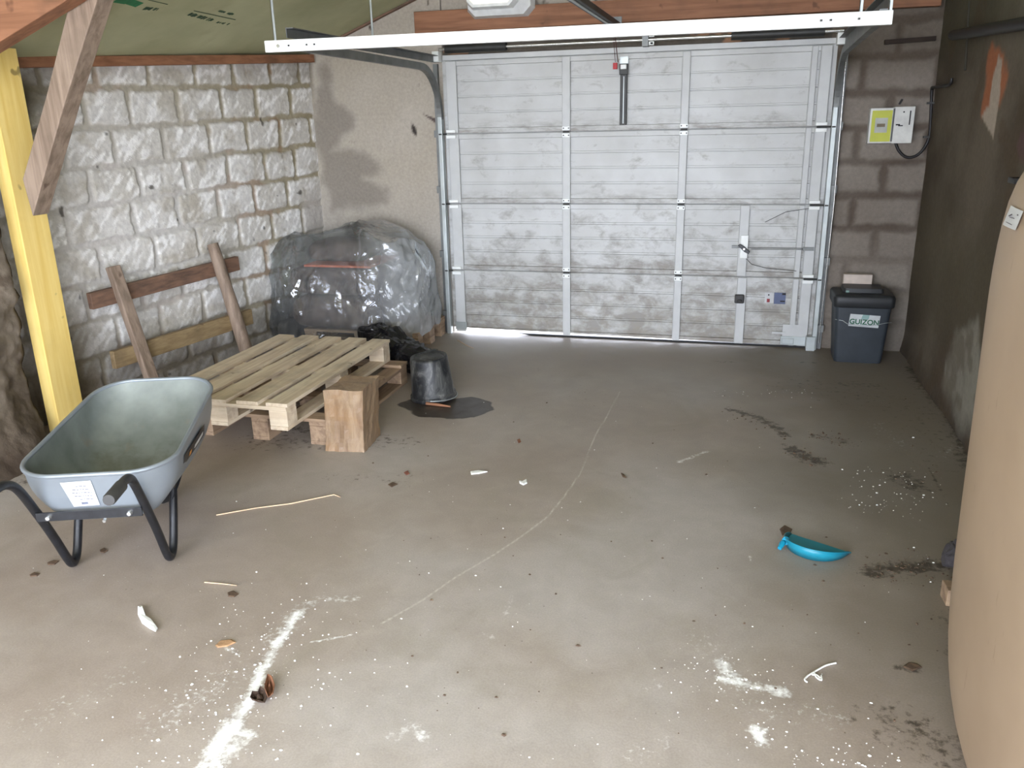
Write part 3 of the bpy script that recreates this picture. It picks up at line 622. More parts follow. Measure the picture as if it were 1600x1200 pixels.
# bulkhead lamp
t=thing('bulkhead_lamp','white octagonal bulkhead lamp with a cream lens above the garage door','lamp',(.43,-.09,2.33))
def octo(x0,x1,z0,z1,c,y): return [(x0+c,y,z0),(x1-c,y,z0),(x1,y,z0+c),(x1,y,z1-c),(x1-c,y,z1),(x0+c,y,z1),(x0,y,z1-c),(x0,y,z0+c)]
mb=MB(); mb.loft([[Vector(p) for p in octo(.20,.68,2.255,2.50,.05,-.086)],[Vector(p) for p in octo(.22,.66,2.265,2.49,.05,-.14)]],cap0=True,cap1=True,smooth=False); obj('housing',mb,simple('white_plastic',(205,206,204),.5),t,bevel=.004)
mb=MB(); mb.loft([[Vector(p) for p in octo(.215,.58,2.305,2.49,.04,-.14)],[Vector(p) for p in octo(.23,.565,2.315,2.48,.04,-.20)]],cap1=True,smooth=False); obj('bezel',mb,simple('bezel_plastic',(222,224,222),.45),t,bevel=.003)
lm,lnt,lb=newmat('cream_lamp_lens'); lb.inputs['Base Color'].default_value=(*lin((250,246,226)),1); lb.inputs['Emission Color'].default_value=(1,.96,.82,1); lb.inputs['Emission Strength'].default_value=.5; lb.inputs['Roughness'].default_value=.4
mb=MB(); mb.loft([[Vector(p) for p in octo(.25,.545,2.335,2.46,.03,-.2)],[Vector(p) for p in octo(.27,.525,2.345,2.45,.03,-.225)]],cap1=True,smooth=False); obj('lens',mb,lm,t)

# ================================================================ RIGHT BACK : meter box, cable, pipes, bin
t=thing('meter_box','white electricity meter box with yellow-green front on the back wall','meter box',(3.0,-.01,1.39))
mb=MB(); mb.bx(2.865,3.005,-.085,-.008,1.39,1.605); mb.bx(3.005,3.125,-.095,-.008,1.388,1.61); bx=obj('case',mb,simple('case_plastic',(214,214,208),.45),t,bevel=.004)
mb=MB(); mb.bx(2.877,2.996,-.089,-.084,1.40,1.59); fp=plab(obj('meter_face',mb,simple('lime_face',(196,200,70),.5,0,.08,6),t,bevel=.002),'yellow-green front')
mb=MB(); mb.bx(2.898,2.972,-.0915,-.088,1.455,1.545); q=obj('window',mb,simple('window_grey',(176,178,168),.3),t); mb=MB(); mb.bx(2.91,2.958,-.093,-.091,1.49,1.51); obj('display',mb,simple('display_brown',(112,98,70),.4),q)
mb=MB(); mb.bx(2.999,3.008,-.097,-.086,1.40,1.60); obj('seam',mb,simple('seam_grey',(96,98,96),.7),t)
mb=MB(); mb.bx(3.095,3.102,-.097,-.094,1.50,1.585); mb.bx(3.02,3.045,-.097,-.094,1.498,1.506); mb.bx(3.035,3.062,-.097,-.094,1.492,1.499); mb.tube([(3.06,-.0955,1.578),(3.06,-.097,1.578)],.005,8); obj('marking',mb,INK,t)
def wallpt(u,v,y=-.022): return Bk(u,v,y)
CAB=simple('black_cable',(34,32,32),.5)
mb=MB(); pts=[wallpt(*q) for q in((1399,222),(1404,235),(1413,244),(1423,246),(1435,241),(1446,228),(1452,212),(1454,190),(1455,165),(1456,140))]
pts+=[Rw(1458,137,3.215),Rw(1470,135,3.215),Rw(1484,132,3.215),Rw(1487,122,3.215)]
sm=[]
for i in range(len(pts)-1):
    for k in range(4):
        p0=pts[max(i-1,0)];p1=pts[i];p2=pts[i+1];p3=pts[min(i+2,len(pts)-1)];s=k/4
        sm.append(.5*((2*p1)+(p2-p0)*s+(2*p0-5*p1+4*p2-p3)*s*s+(3*p1-p0-3*p2+p3)*s**3))
sm.append(pts[-1])
ct=thing('supply_cable','black supply cable looping from the meter box up to the right wall corner','cable',tuple(pts[0]))
mb.tube(sm,.009,10); obj('cable',mb,CAB,ct)
for u,v in((1455,161),(1449,214)):
    mb=MB(); p=wallpt(u,v,-.02); mb.box(p+Vector((0,-.004,0)),(.05,.034,.012)); obj('clip',mb,STEELD,ct)
mb=MB(); p=wallpt(1405,163,-.02); mb.tube([p,p+Vector((.015,0,.03))],.006,8); obj('cable_stub',mb,CAB,ct)
mb=MB(); a=Bk(1380,66,-.03); b=Bk(1470,61,-.03); mb.beam((2.80,-.03,2.02),(3.2,-.03,2.02),.03,.03)
mb=MB(); a=Bk(1382,66,-.03); b=Bk(1462,60,-.03); mb.beam(a,b,.035,.026); tag(obj('timber_ledge',mb,simple('dark_ledge_wood',(52,42,36),.9)),'short dark timber ledge on the back wall left of the corner','ledge')
mb=MB(); a=Rw(1490,55,3.2); b=Rw(1606,36,3.2); mb.tube([a,b,b+(b-a)*.6],.028,12); tag(obj('soil_pipe',mb,CAB),'thick dark pipe running along the top of the right wall','pipe')
mb=MB(); a=Rw(1516,-20,3.236); b=Rw(1508,110,3.236); mb.tube([a,b],.006,8); q=tag(obj('conduit',mb,simple('conduit_grey',(62,58,48),.7)),'thin vertical conduit on the right wall beside the corner','conduit')
mb=MB(); a=Rw(1590,282,3.21); mb.box(a,(.05,.09,.022)); tag(obj('wall_bracket',mb,CAB),'small black bracket on the right wall above the beige tank','bracket')

def rring(cx,cy,hx,hy,r,z,n=6):
    out=[]
    for qx,qy,a0 in((1,1,0),(-1,1,PI/2),(-1,-1,PI),(1,-1,1.5*PI)):
        for k in range(n+1):
            a=a0+PI/2*k/n; out.append(Vector((cx+qx*(hx-r)+r*math.cos(a),cy+qy*(hy-r)+r*math.sin(a),z)))
    return out
bn=thing('waste_bin','dark grey plastic bin with lid standing by the back wall','bin',(2.91,-.24,0),.04)
BINM=simple('dark_bin_plastic',(50,56,62),.5,0,.15,10,.05); BINL=simple('bin_lid_plastic',(40,42,44),.5,0,.2,10,.05)
cx,cy=2.91,-.24
mb=MB(); mb.loft([rring(cx,cy,.145,.115,.03,.0),rring(cx,cy,.150,.12,.03,.03),rring(cx,cy,.172,.14,.03,.40)],cap0=True,cap1=True); obj('body',mb,BINM,bn)
mb=MB(); mb.loft([rring(cx,cy,.178,.146,.03,.375),rring(cx,cy,.186,.155,.035,.385),rring(cx,cy,.188,.156,.035,.44),rring(cx,cy,.178,.146,.03,.455),rring(cx,cy,.13,.11,.03,.46)],cap0=True,cap1=True); ld=obj('lid',mb,BINL,bn)
mb=MB(); mb.loft([rring(cx+.0,cy+.02,.125,.09,.02,.455),rring(cx,cy+.02,.12,.085,.02,.487)],cap1=True); obj('lid_handle',mb,BINL,ld)
mb=MB(); mb.bx(cx-.11,cx-.09,cy-.075,cy-.070,.462,.475); obj('lid_button',mb,simple('pale_green_button',(120,150,140),.5),ld)
yb=cy-.146+.0
def fy(z): return cy-(.12+.02*(z-.03)/.37)-.0025
lm_=MB(); z0,z1=.245,.335; x0,x1=cx-.083,cx+.10
lm_.add([(x0,fy(z0)-.001,z0+.008),(x1,fy(z0)-.001,z0),(x1+.006,fy(z1)-.001,z1-.008),(x0+.006,fy(z1)-.001,z1)],[(0,1,2,3)]); lbl=plab(obj('label_sheet',lm_,simple('bin_label_white',(200,204,204),.6),bn),'white label with green lettering')
Mt=frameM((cx+.012,fy(.283)-.0035,.281),(1,0,-.03),(0,.05,1))
text_mesh('label_text','GUIZON',.046,Mt,simple('label_green',(30,96,66),.6),lbl,bold=.0012)
mb=MB(); mb.add([(cx-.01,fy(.31)-.002,.302),(cx+.035,fy(.31)-.002,.300),(cx+.04,fy(.33)-.002,.330),(cx+.0,fy(.33)-.002,.332)],[(0,1,2,3)]); obj('label_patch',mb,simple('label_teal',(140,172,168),.6),lbl)
mb=MB(); mb.tube([(cx-.165,cy-.12,.290),(cx-.12,fy(.29)-.006,.288),(cx-.09,fy(.27)-.006,.268),(cx,fy(.25)-.006,.256),(cx+.09,fy(.26)-.006,.268),(cx+.14,fy(.28)-.006,.282),(cx+.178,cy-.12,.282)],.0022,6); obj('bail_wire',mb,GALV,bn)
mb=MB(); mb.bx(2.80,2.98,-.125,-.075,.462,.548); tag(obj('white_block',mb,simple('pale_pink_foam',(206,192,180),.8),bevel=.003),'small pale rectangular panel standing on the lid of the dark bin','panel')

# ================================================================ BEIGE TANK (right foreground)
tm,tnt,tb=newmat('beige_polyethylene'); v=objvec(tnt)
base=ramp(tnt,noise(tnt,2.2,4,v),[(.3,lin((152,131,108))),(.7,lin((166,145,121)))]); sm_=noise(tnt,22,5,objvec(tnt,(1.6,1.6,.35)),.6)
base=mixc(tnt,mr(tnt,sm_,.66,.74,0,.45),base,lin((112,92,70))); base=mixc(tnt,mr(tnt,noise(tnt,5,5,objvec(tnt,(1,1,.6))),.6,.8,0,.35),base,lin((150,128,100)))
tnt.links.new(base,tb.inputs['Base Color']); tb.inputs['Roughness'].default_value=.5; tb.inputs['Subsurface Weight'].default_value=0; bump(tnt,tb,noise(tnt,3,3,v),.15,.02)
tk=thing('storage_tank','tall rounded beige plastic storage tank at the right edge','tank',(2.95,-4.45,0))
tx,ty=2.925,-4.30
prof=[(.0,.62,.60),(.02,.74,.70),(.07,.84,.80),(.15,.92,.89),(.27,.975,.96),(.42,1,1),(.9,1.025,1.03),(1.10,1.04,1.05),(1.22,1.045,1.055),(1.33,1.03,1.045),(1.42,.99,1.01),(1.50,.86,.91),(1.56,.70,.78),(1.585,.45,.55)]
mb=MB(); rings=[]
for z,kx,ky in prof:
    ring=[]
    for k in range(72):
        a=2*PI*k/72; ca,sa=math.cos(a),math.sin(a); e=2/3.0
        ring.append(Vector((tx+.272*kx*math.copysign(abs(ca)**e,ca),ty+.62*ky*math.copysign(abs(sa)**e,sa),z)))
    rings.append(ring)
mb.loft(rings,cap0=True,cap1=True); tbody=obj('tank_body',mb,tm,tk,sub=1)
mb=MB(); mb.lathe([(.07,1.57),(.075,1.58),(.075,1.62),(.06,1.63),(0.0,1.63)],(tx,ty,0),24); obj('filler_cap',mb,STEELD,tk)
# label on the flank
def tankx(y,z):
    import bisect
    for i in range(len(prof)-1):
        if prof[i][0]<=z<=prof[i+1][0]:
            t=(z-prof[i][0])/(prof[i+1][0]-prof[i][0]); kx=prof[i][1]*(1-t)+prof[i+1][1]*t; ky=prof[i][2]*(1-t)+prof[i+1][2]*t; break
    q=min(1,abs((y-ty)/(.62*ky))); return tx-.272*kx*(1-q**3)**(1/3)
def onflank(u,v):
    D=ray(u,v); t=.5
    while t<5:
        P=CAM+D*t
        if P.x>tankx(P.y,max(0,min(1.58,P.z))) and abs(P.y-ty)<.6: return P
        t+=.002
    return None
def flankpatch(quad,off,mat,name,parent,n=5):
    # small sheet following the tank flank; quad = 4 surveyed corners
    c=[]
    for u,v in quad:
        while onflank(u,v) is None: u+=1
        c.append(onflank(u,v)); mb=MB(); V=[]
    for i in range(n):
        for j in range(n):
            s,t=i/(n-1),j/(n-1); y=(c[0].y*(1-s)+c[1].y*s)*(1-t)+(c[3].y*(1-s)+c[2].y*s)*t; z=(c[0].z*(1-s)+c[1].z*s)*(1-t)+(c[3].z*(1-s)+c[2].z*s)*t
            V.append((tankx(y,z)-off,y,z))
    mb.add(V,[(i*n+j,i*n+j+1,(i+1)*n+j+1,(i+1)*n+j) for i in range(n-1) for j in range(n-1)],True); return obj(name,mb,mat,parent)
try:
    lb_=plab(flankpatch([(1583,321),(1603,330),(1590,360),(1570,351)],.004,PAPER,'tank_label',tk),'small tilted white paper label')
    for q in ([(1580,337),(1586,334),(1586.5,335.5),(1581,338.5)],[(1582,339),(1590,341),(1589.5,342),(1582,340)],[(1576,346),(1586,351),(1585.5,352),(1576,347)],[(1594,335),(1596,335),(1596,337),(1594,337)]):
        flankpatch(q,.0055,simple('label_scrawl',(90,84,92),.7),'scrawl',lb_,3)
except Exception as e: print('LABEL',e)
mb=MB(); mb.beam((2.835,-3.29,.03),(3.15,-3.27,.03),.07,.06); tag(obj('timber_offcut',mb,PALE2[0],bevel=.003),'short timber offcut poking out from behind the beige tank','timber')

# ================================================================ PALLETS
def pallet(label,x0,x1,y0,y1,z,mats,along='y',nb=5,bw=.105,jit=.004,group=None,name='wooden_pallet',skid='deck'):
    """long boards run along one axis; returns the thing"""
    t=thing(name,label,'pallet',((x0+x1)/2,(y0+y1)/2,z),0,group)
    T=.020; bh=.082
    A0,A1,B0,B1=(y0,y1,x0,x1) if along=='y' else (x0,x1,y0,y1)   # A along the boards, B across
    def bx(mb,a0,a1,b0,b1,z0,z1):
        if along=='y': mb.bx(b0,b1,a0,a1,z0,z1)
        else: mb.bx(a0,a1,b0,b1,z0,z1)
    ml=mats[1] if along=='y' else mats[0]; mc=mats[0] if along=='y' else mats[1]
    for i in range(nb):
        mb=MB(); b=B0+(B1-B0-bw)*i/(nb-1); w=bw*random.uniform(.95,1.08)
        bx(mb,A0+random.uniform(-jit,jit),A1+random.uniform(-jit,jit),b,b+w,z+T*2+bh,z+3*T+bh-.001); o=obj('deck_board',mb,ml,t,bevel=.002)
    cs=[A0,(A0+A1)/2-.05,A1-.1]
    for a in cs:
        mb=MB(); bx(mb,a,a+.1,B0+.002,B1-.002,z+T+bh,z+2*T+bh); obj('stringer_board',mb,mc,t,bevel=.002)
        for b in (B0,(B0+B1)/2-.05,B1-.1):
            mb=MB(); bx(mb,a+.002,a+.1-.002,b,b+.1,z+T,z+T+bh); obj('block',mb,mc,t,bevel=.003)
    if skid=='deck':
        for b in (B0,(B0+B1)/2-.05,B1-.1):
            mb=MB(); bx(mb,A0,A1,b+.002,b+.098,z,z+T); obj('skid_board',mb,ml,t,bevel=.002)
    else:
        for a in cs:
            mb=MB(); bx(mb,a+.002,a+.098,B0,B1,z,z+T); obj('skid_board',mb,mc,t,bevel=.002)
    return t
pt=pallet('pale wooden pallet on top of the stack beside the wheelbarrow',-.765,.01,-2.63,-1.355,.1425,PALE,'y',5,.112)
pb_=pallet('darker wooden pallet lying on the floor under the pale pallet',-.66,.115,-2.44,-1.345,.0,PALE2,'x',4,.10,skid='stringer')
ph=pallet('wooden pallet under the plastic-covered heap, by the left door track',-.98,-.075,-.66,-.08,.0,PALE2,'x',4,.10)

# ---- wood block
mb=MB(); bz=.325
A=Vector((.135,-2.505,0));B=Vector((.335,-2.483,0));C=Vector((.315,-2.24,0));D=Vector((.13,-2.255,0))
rings=[]
for i in range(15):
    z=bz*i/14; ring=[]
    for p,q in((A,B),(B,C),(C,D),(D,A)):
        for k in range(8):
            v=p.lerp(q,k/8); cpt=(A+C)/2; d=(v-cpt); j=1+.03*math.sin(z*21+k*1.3+p.x*30)*math.cos(k*2.1+z*9)+random.uniform(-.018,.018)+(.05*(1-i/3) if i<3 else 0)
            v=cpt+d*j; zz=z+(.004*math.sin(k*.8+p.y*5) if i==14 else 0)+.02*(v.x-.2)*(i/14); ring.append(Vector((v.x+.02*(z/bz),v.y,zz)))
    rings.append(ring)
mb.loft(rings,cap0=True,cap1=True,smooth=False)
wm,wnt,wb=newmat('rough_sawn_block_wood'); v=objvec(wnt,(1,1,.25)); n=noise(wnt,22,6,v,.65,.5); base=ramp(wnt,n,[(.3,lin((118,92,68))),(.6,lin((156,132,104)))])
base=mixc(wnt,mr(wnt,noise(wnt,7,5,objvec(wnt)),.5,.72,0,.5),base,lin((158,120,78))); wnt.links.new(base,wb.inputs['Base Color']); wb.inputs['Roughness'].default_value=.5; wb.inputs['Coat Weight'].default_value=.15; bump(wnt,wb,n,.5,.008)
tag(obj('wood_block',mb,wm,bevel=.004),'squat pale wood block standing in front of the pallets','wood block')

# ---- upturned bucket, puddle-side stick
bm_,bnt,bb=newmat('plaster_smeared_black_plastic'); v=objvec(bnt,(1,1,.45)); n=noise(bnt,16,7,v,.68,1.2); base=ramp(bnt,n,[(.44,lin((30,31,33))),(.60,lin((78,78,76))),(.80,lin((150,148,142)))])
bnt.links.new(base,bb.inputs['Base Color']); bb.inputs['Roughness'].default_value=.5
bu=thing('builders_bucket','black builder\'s bucket upside down, smeared with dried plaster, beside the wet patch','bucket',(.385,-1.60,0))
Mt=Matrix.Rotation(.05,3,'X')@Matrix.Rotation(-.06,3,'Y')
mb=MB(); mb.lathe([(0,.252),(.085,.252),(.090,.247),(.094,.247),(.100,.258),(.108,.256),(.112,.24),(.128,.03),(.130,.028),(.137,.024),(.138,.004),(.132,.0),(.126,.004),(.108,.24)],(.385,-1.60,.008),40,Mt)
bk=obj('bucket_shell',mb,bm_,bu)
mb=MB(); pts=[Vector((.385,-1.60,.02))+Vector((.142*math.cos(a),.142*math.sin(a),-.002+.008*math.sin(a)**2)) for a in np.linspace(-1.35,1.35,16)]; mb.tube(pts,.0028,6); obj('bail',mb,GALV,bu)
mb=MB(); mb.tube([(.39,-1.74,.012),(.47,-1.745,.010),(.545,-1.755,.008)],[.010,.009,.005],7); tag(obj('wood_stick',mb,ORANGE[0]),'short orange-brown wood stick under the edge of the bucket','stick')

# ---- crumpled black plastic bag
def crumple(name,path,rad,mat,label,cat,seed,flat=.6,amp=.5):
    R_=np.random.RandomState(seed); path=[Vector(p) for p in path]; m=46;n=40; rings=[]
    for i in range(m):
        t=i/(m-1)*(len(path)-1);k=min(int(t),len(path)-2);f=t-k; c=path[k].lerp(path[k+1],f); dr=(path[k+1]-path[k]).normalized(); sd=dr.cross(Vector((0,0,1))).normalized()
        rr=rad*(math.sin(PI*min(1,max(0,(i+.6)/m)))**.45); ring=[]
        for j in range(n):
            a=2*PI*j/n; x=np.array([i*.22+seed]);y=np.array([10+3*math.cos(a)]);
            e=abs(2*float(fbm(np.array([i*.24+seed]),np.array([20+2.6*math.cos(a)+1.6*math.sin(a)]),2,seed)[0])-1); e2=float(fbm(np.array([i*.18]),np.array([40+3*math.sin(a)]),3,seed+2)[0])
            q=rr*(.5+amp*e*1.2+.7*e2); z=c.z+(q*flat*1.0 if math.sin(a)>0 else max(c.z-.008,.005))*math.sin(a); ring.append(Vector((c.x+sd.x*q*math.cos(a),c.y+sd.y*q*math.cos(a),max(z,c.z*0+.004 if c.z<.05 else z))))
        rings.append(ring)
    mb=MB(); mb.loft(rings,cap0=True,cap1=True,smooth=False); o=obj(name,mb,mat); tag(o,label,cat); return o
BAG=simple('black_bag_film',(22,22,24),.22,0,.3,20,.25)
crumple('black_plastic_bag',[Bk(562,515,-.98),Bk(590,520,-1.02),Bk(612,530,-1.07),Bk(635,545,-1.14),Bk(660,556,-1.26),Bk(690,562,-1.38)],.085,BAG,'crumpled black plastic bag between the covered heap and the upturned bucket','plastic bag',5,.75,.6)

# ================================================================ COVERED HEAP
hc=Vector((-.62,-.40,0))
SACK=simple('grey_brown_sack',(92,78,68),.85,0,.3,7,.3,c2=(60,50,45)); SACK2=simple('dark_sack',(74,70,66),.8,0,.3,7,.3)
def sack(name,c,s,rz,mat,label,cat,group=None,seed=1):
    mb=MB(); rings=[]; n=32; M=Matrix.Rotation(rz,3,'Z')
    for i in range(13):
        ph=-PI/2+PI*i/12; rings.append([])
        for k in range(n):
            a=2*PI*k/n; e=.32; f=lambda q:math.copysign(abs(q)**e,q)
            x=s[0]/2*f(math.cos(ph))*f(math.cos(a)); y=s[1]/2*f(math.cos(ph))*f(math.sin(a)); z=s[2]/2*math.copysign(abs(math.sin(ph))**.7,math.sin(ph))
            w=1+.10*(float(fbm(np.array([x*6+seed]),np.array([y*6+z*9+seed]),3,seed)[0])-.5)
            p=M@Vector((x*w,y*w,z)); rings[-1].append(p+Vector(c))
    mb.loft(rings,cap0=True,cap1=True); return tag(obj(name,mb,mat),label,cat,group)
sack('filled_sack',(-.72,-.42,.263),(.72,.56,.25),.03,SACK,'lowest grey-brown filled sack inside the plastic-covered heap','sack','sacks under the plastic sheet',1)
sack('filled_sack',(-.74,-.42,.497),(.68,.53,.215),-.05,SACK,'middle grey-brown filled sack under the orange board in the covered heap','sack','sacks under the plastic sheet',2)
mb=MB(); mb.box((-.66,-.44,.615),(.52,.48,.016)); tag(obj('orange_board',mb,simple('orange_red_board',(190,96,58),.7),bevel=.003),'thin orange-red board showing through the plastic sheet','board')
sack('filled_sack',(-.72,-.40,.700),(.46,.36,.15),.02,SACK,'topmost grey-brown filled sack inside the plastic-covered heap','sack','sacks under the plastic sheet',3)
sack('dark_bundle',(-1.12,-.52,.10),(.09,.36,.18),-.2,SACK2,'dark bundle at the left foot of the plastic-covered heap','bundle',None,4)
# sheet
sm2,snt,sb=newmat('clear_polythene_sheet'); out=snt.nodes['Material Output']
tr=snt.nodes.new('ShaderNodeBsdfTransparent'); tr.inputs[0].default_value=(.86,.88,.88,1)
v=objvec(snt); n=noise(snt,4.5,5,v,.55,.8); n2=noise(snt,2.2,3,v)
gl=sb; gl.inputs['Base Color'].default_value=(*lin((188,190,190)),1); gl.inputs['Roughness'].default_value=.5; gl.inputs['Transmission Weight'].default_value=0
vo=snt.nodes.new('ShaderNodeTexVoronoi'); vo.inputs['Scale'].default_value=4.2; vo.feature='F1'; dv=snt.nodes.new('ShaderNodeVectorMath'); dv.operation='ADD'; snt.links.new(v,dv.inputs[0]); nc=snt.nodes.new('ShaderNodeTexNoise'); nc.inputs['Scale'].default_value=5; snt.links.new(v,nc.inputs['Vector']); dm_=snt.nodes.new('ShaderNodeVectorMath'); dm_.operation='SCALE'; dm_.inputs[3].default_value=.35; snt.links.new(nc.outputs['Color'],dm_.inputs[0]); snt.links.new(dm_.outputs[0],dv.inputs[1]); snt.links.new(dv.outputs[0],vo.inputs['Vector']); w=snt.nodes.new('ShaderNodeTexWave'); w.inputs['Scale'].default_value=3.2; w.inputs['Distortion'].default_value=12; w.inputs['Detail'].default_value=3; snt.links.new(v,w.inputs[0])
bump(snt,gl,math_(snt,'ADD',math_(snt,'ADD',n,math_(snt,'MULTIPLY',vo.outputs['Distance'],1.1)),math_(snt,'MULTIPLY',w.outputs['Fac'],.25)),.75,.045)
mx=snt.nodes.new('ShaderNodeMixShader'); 
sx=snt.nodes.new('ShaderNodeSeparateXYZ'); snt.links.new(v,sx.inputs[0])
dens=mr(snt,math_(snt,'ADD',math_(snt,'MULTIPLY',n2,.35),mr(snt,sx.outputs[0],-.5,-.2,0,.45)),.15,.65,.10,.55)
snt.links.new(dens,mx.inputs[0]); snt.links.new(tr.outputs[0],mx.inputs[1]); snt.links.new(gl.outputs[0],mx.inputs[2]); gb_=snt.nodes.new('ShaderNodeBsdfGlossy'); gb_.inputs['Roughness'].default_value=.10; gb_.inputs['Color'].default_value=(.95,.97,1,1)
bnode=[q for q in snt.nodes if q.bl_idname=='ShaderNodeBump'][0]; snt.links.new(bnode.outputs[0],gb_.inputs['Normal'])
fr=snt.nodes.new('ShaderNodeFresnel'); fr.inputs[0].default_value=1.5; snt.links.new(bnode.outputs[0],fr.inputs['Normal'])
mx2=snt.nodes.new('ShaderNodeMixShader'); snt.links.new(math_(snt,'MULTIPLY',math_(snt,'MINIMUM',math_(snt,'MULTIPLY',fr.outputs[0],3.0),.9),mr(snt,noise(snt,3.1,2,v),.42,.6,.16,1)),mx2.inputs[0]); snt.links.new(mx.outputs[0],mx2.inputs[1]); snt.links.new(gb_.outputs[0],mx2.inputs[2])
snt.links.new(mx2.outputs[0],out.inputs[0])
def sheet():
    nu,nv=220,120; U=np.linspace(0,2*PI,nu,endpoint=False); Vv=np.linspace(0,1,nv)
    A_,B_=np.meshgrid(U,Vv,indexing='ij')     # B: 0 top .. 1 floor
    ph=B_*1.0*PI/2
    e=.55; sp=lambda q,e:np.sign(q)*np.abs(q)**e
    rr=np.sin(np.minimum(ph,PI/2))**.56; zz=np.cos(np.minimum(ph,PI/2))**.50
    hx=np.where(np.cos(A_)>0,.55,.80); hy=np.where(np.sin(A_)>0,.40,.40)
    X=hc.x+.03+hx*rr*sp(np.cos(A_),.78); Y=hc.y+hy*rr*sp(np.sin(A_),.78)
    top=.83+.035*np.sin(X*9+.5)+.03*sstep(-.6,-.3,X)-.02*sstep(-.3,-.1,X)
    Z=.012+top*zz
    # wrinkles : ridged folds radiating from the top and hanging down
    r1=1-np.abs(2*fbm(A_*2.2*2/ (2*PI)*6,B_*3+1,4,81)-1); r2=1-np.abs(2*fbm(X*5+Z*3,Y*5-Z*4,2,82)-1); r3=fbm(X*13,Z*13+Y*9,3,83)
    # seam in A_: blend
    wr=(r2**3*.022+ (r3-.5)*.008)
    wr2=(1-np.abs(2*fbm(X*2.6,Z*2.6+Y*3,2,84)-1))**4*.045
    d=wr+wr2-.03
    nx=np.cos(A_)*rr; ny=np.sin(A_)*rr; nz=zz; l=np.sqrt(nx**2+ny**2+nz**2)+1e-6
    X=X+nx/l*d;Y=Y+ny/l*d;Z=Z+nz/l*d*1.0
    fl=sstep(.86,1,B_); X=X+np.cos(A_)*fl*.03*(r3+.3); Y=Y+np.sin(A_)*fl*.02
    wallx=-1.1+(Y)*math.tan(ANG)+.03   # left wall plane
    X=np.maximum(X,wallx); Y=np.minimum(Y,-.03); X=np.minimum(X,-.072)
    Z=np.maximum(Z,.008)
    lift=sstep(-.45,-.25,X)*sstep(.2,.0,Z); Z=Z+lift*.10*(.6+.8*(r3))
    V=[Vector((X[i,j],Y[i,j],Z[i,j])) for i in range(nu) for j in range(nv)]
    mb=MB(); mb.add(V,[(i*nv+j,((i+1)%nu)*nv+j,((i+1)%nu)*nv+j+1,i*nv+j+1) for i in range(nu) for j in range(1,nv-1)],True)
    return obj('plastic_sheet',mb,sm2)
tag(sheet(),'clear crinkled plastic sheet draped over the heap in the back left corner','plastic sheet')

# ================================================================ LEANING WOOD FRAME
n0=Vector((wn.x,wn.y,0)); tilt=.24
fn=(n0+Vector((0,0,tilt))).normalized(); f0=wo+n0*.27      # plane meets floor .27 m off the wall
def FR(u,v,off=0): return hit(u,v,fn,fn.dot(f0)+off)
t=thing('leaning_rack','old timber rack of two posts and two rails leaning against the block wall','rack',tuple(F(243,610)))
def post(pts,r,mat,name):
    mb=MB(); mb.tube(pts,r,12); o=obj(name,mb,mat,t); return o
pa=FR(176,416,.03); pb=FR(238,595,.03); d=(pb-pa).normalized(); k=-pb.z/d.z; foot=pb+d*(k*.98)
mb=MB(); mb.beam(pa,foot,.075,.045,fn); plab(obj('upright',mb,GREYW[2],t,bevel=.006),'grey square upright')
pa=FR(332,381,.035); pb=FR(384,545,.035); d=(pb-pa).normalized(); foot=pb+d*(-pb.z/d.z*.98); pts=[pa.lerp(foot,i/8) for i in range(9)]
mb=MB(); mb.tube(pts,[.036,.040,.041,.040,.044,.045,.044,.047,.045],10); plab(obj('upright',mb,GREYW[2],t),'rounded pale upright')
for (a,b,w,mt,l) in (((140,471),(371,411),.095,BROWN[1],'brown upper rail'),((176,563),(392,494),.105,OCH,'ochre lower rail')):
    p,q=FR(*a,-.012),FR(*b,-.012); mb=MB(); mb.beam(p,q,.036,w,Vector((0,0,1))); plab(obj('rail',mb,mt,t,bevel=.004),l)

# ================================================================ WHEELBARROW
O=Vector((-.09,-3.73,0)); ax=Vector((-.345,.939,0)).normalized(); rx=Vector((.939,.345,0)).normalized()
def P(l,s,z): return O+rx*l+ax*s+Vector((0,0,z))
wbr=thing('wheelbarrow','galvanised wheelbarrow with black tube legs, in front of the yellow post','wheelbarrow',tuple(O),math.atan2(ax.y,ax.x))
tn,tnt_,tb_=newmat('galvanised_tray'); v=objvec(tnt_); n=noise(tnt_,6,5,v); base=ramp(tnt_,n,[(.3,lin((118,124,120))),(.7,lin((150,156,152)))])
tz=tnt_.nodes.new('ShaderNodeSeparateXYZ'); tnt_.links.new(v,tz.inputs[0])
g1=mr(tnt_,math_(tnt_,'ADD',math_(tnt_,'MULTIPLY',noise(tnt_,12,5,v,.65),.22),tz.outputs[2]),.34,.43,.6,0)
base=mixc(tnt_,g1,base,lin((104,98,80))); base=mixc(tnt_,mr(tnt_,noise(tnt_,9,4,v),.62,.75,0,.35),base,lin((150,130,108)))
tnt_.links.new(base,tb_.inputs['Base Color']); tb_.inputs['Roughness'].default_value=.42; tb_.inputs['Metallic'].default_value=.35
tout=simple('galvanised_tray_outside',(140,147,152),.4,.35,.07,6)
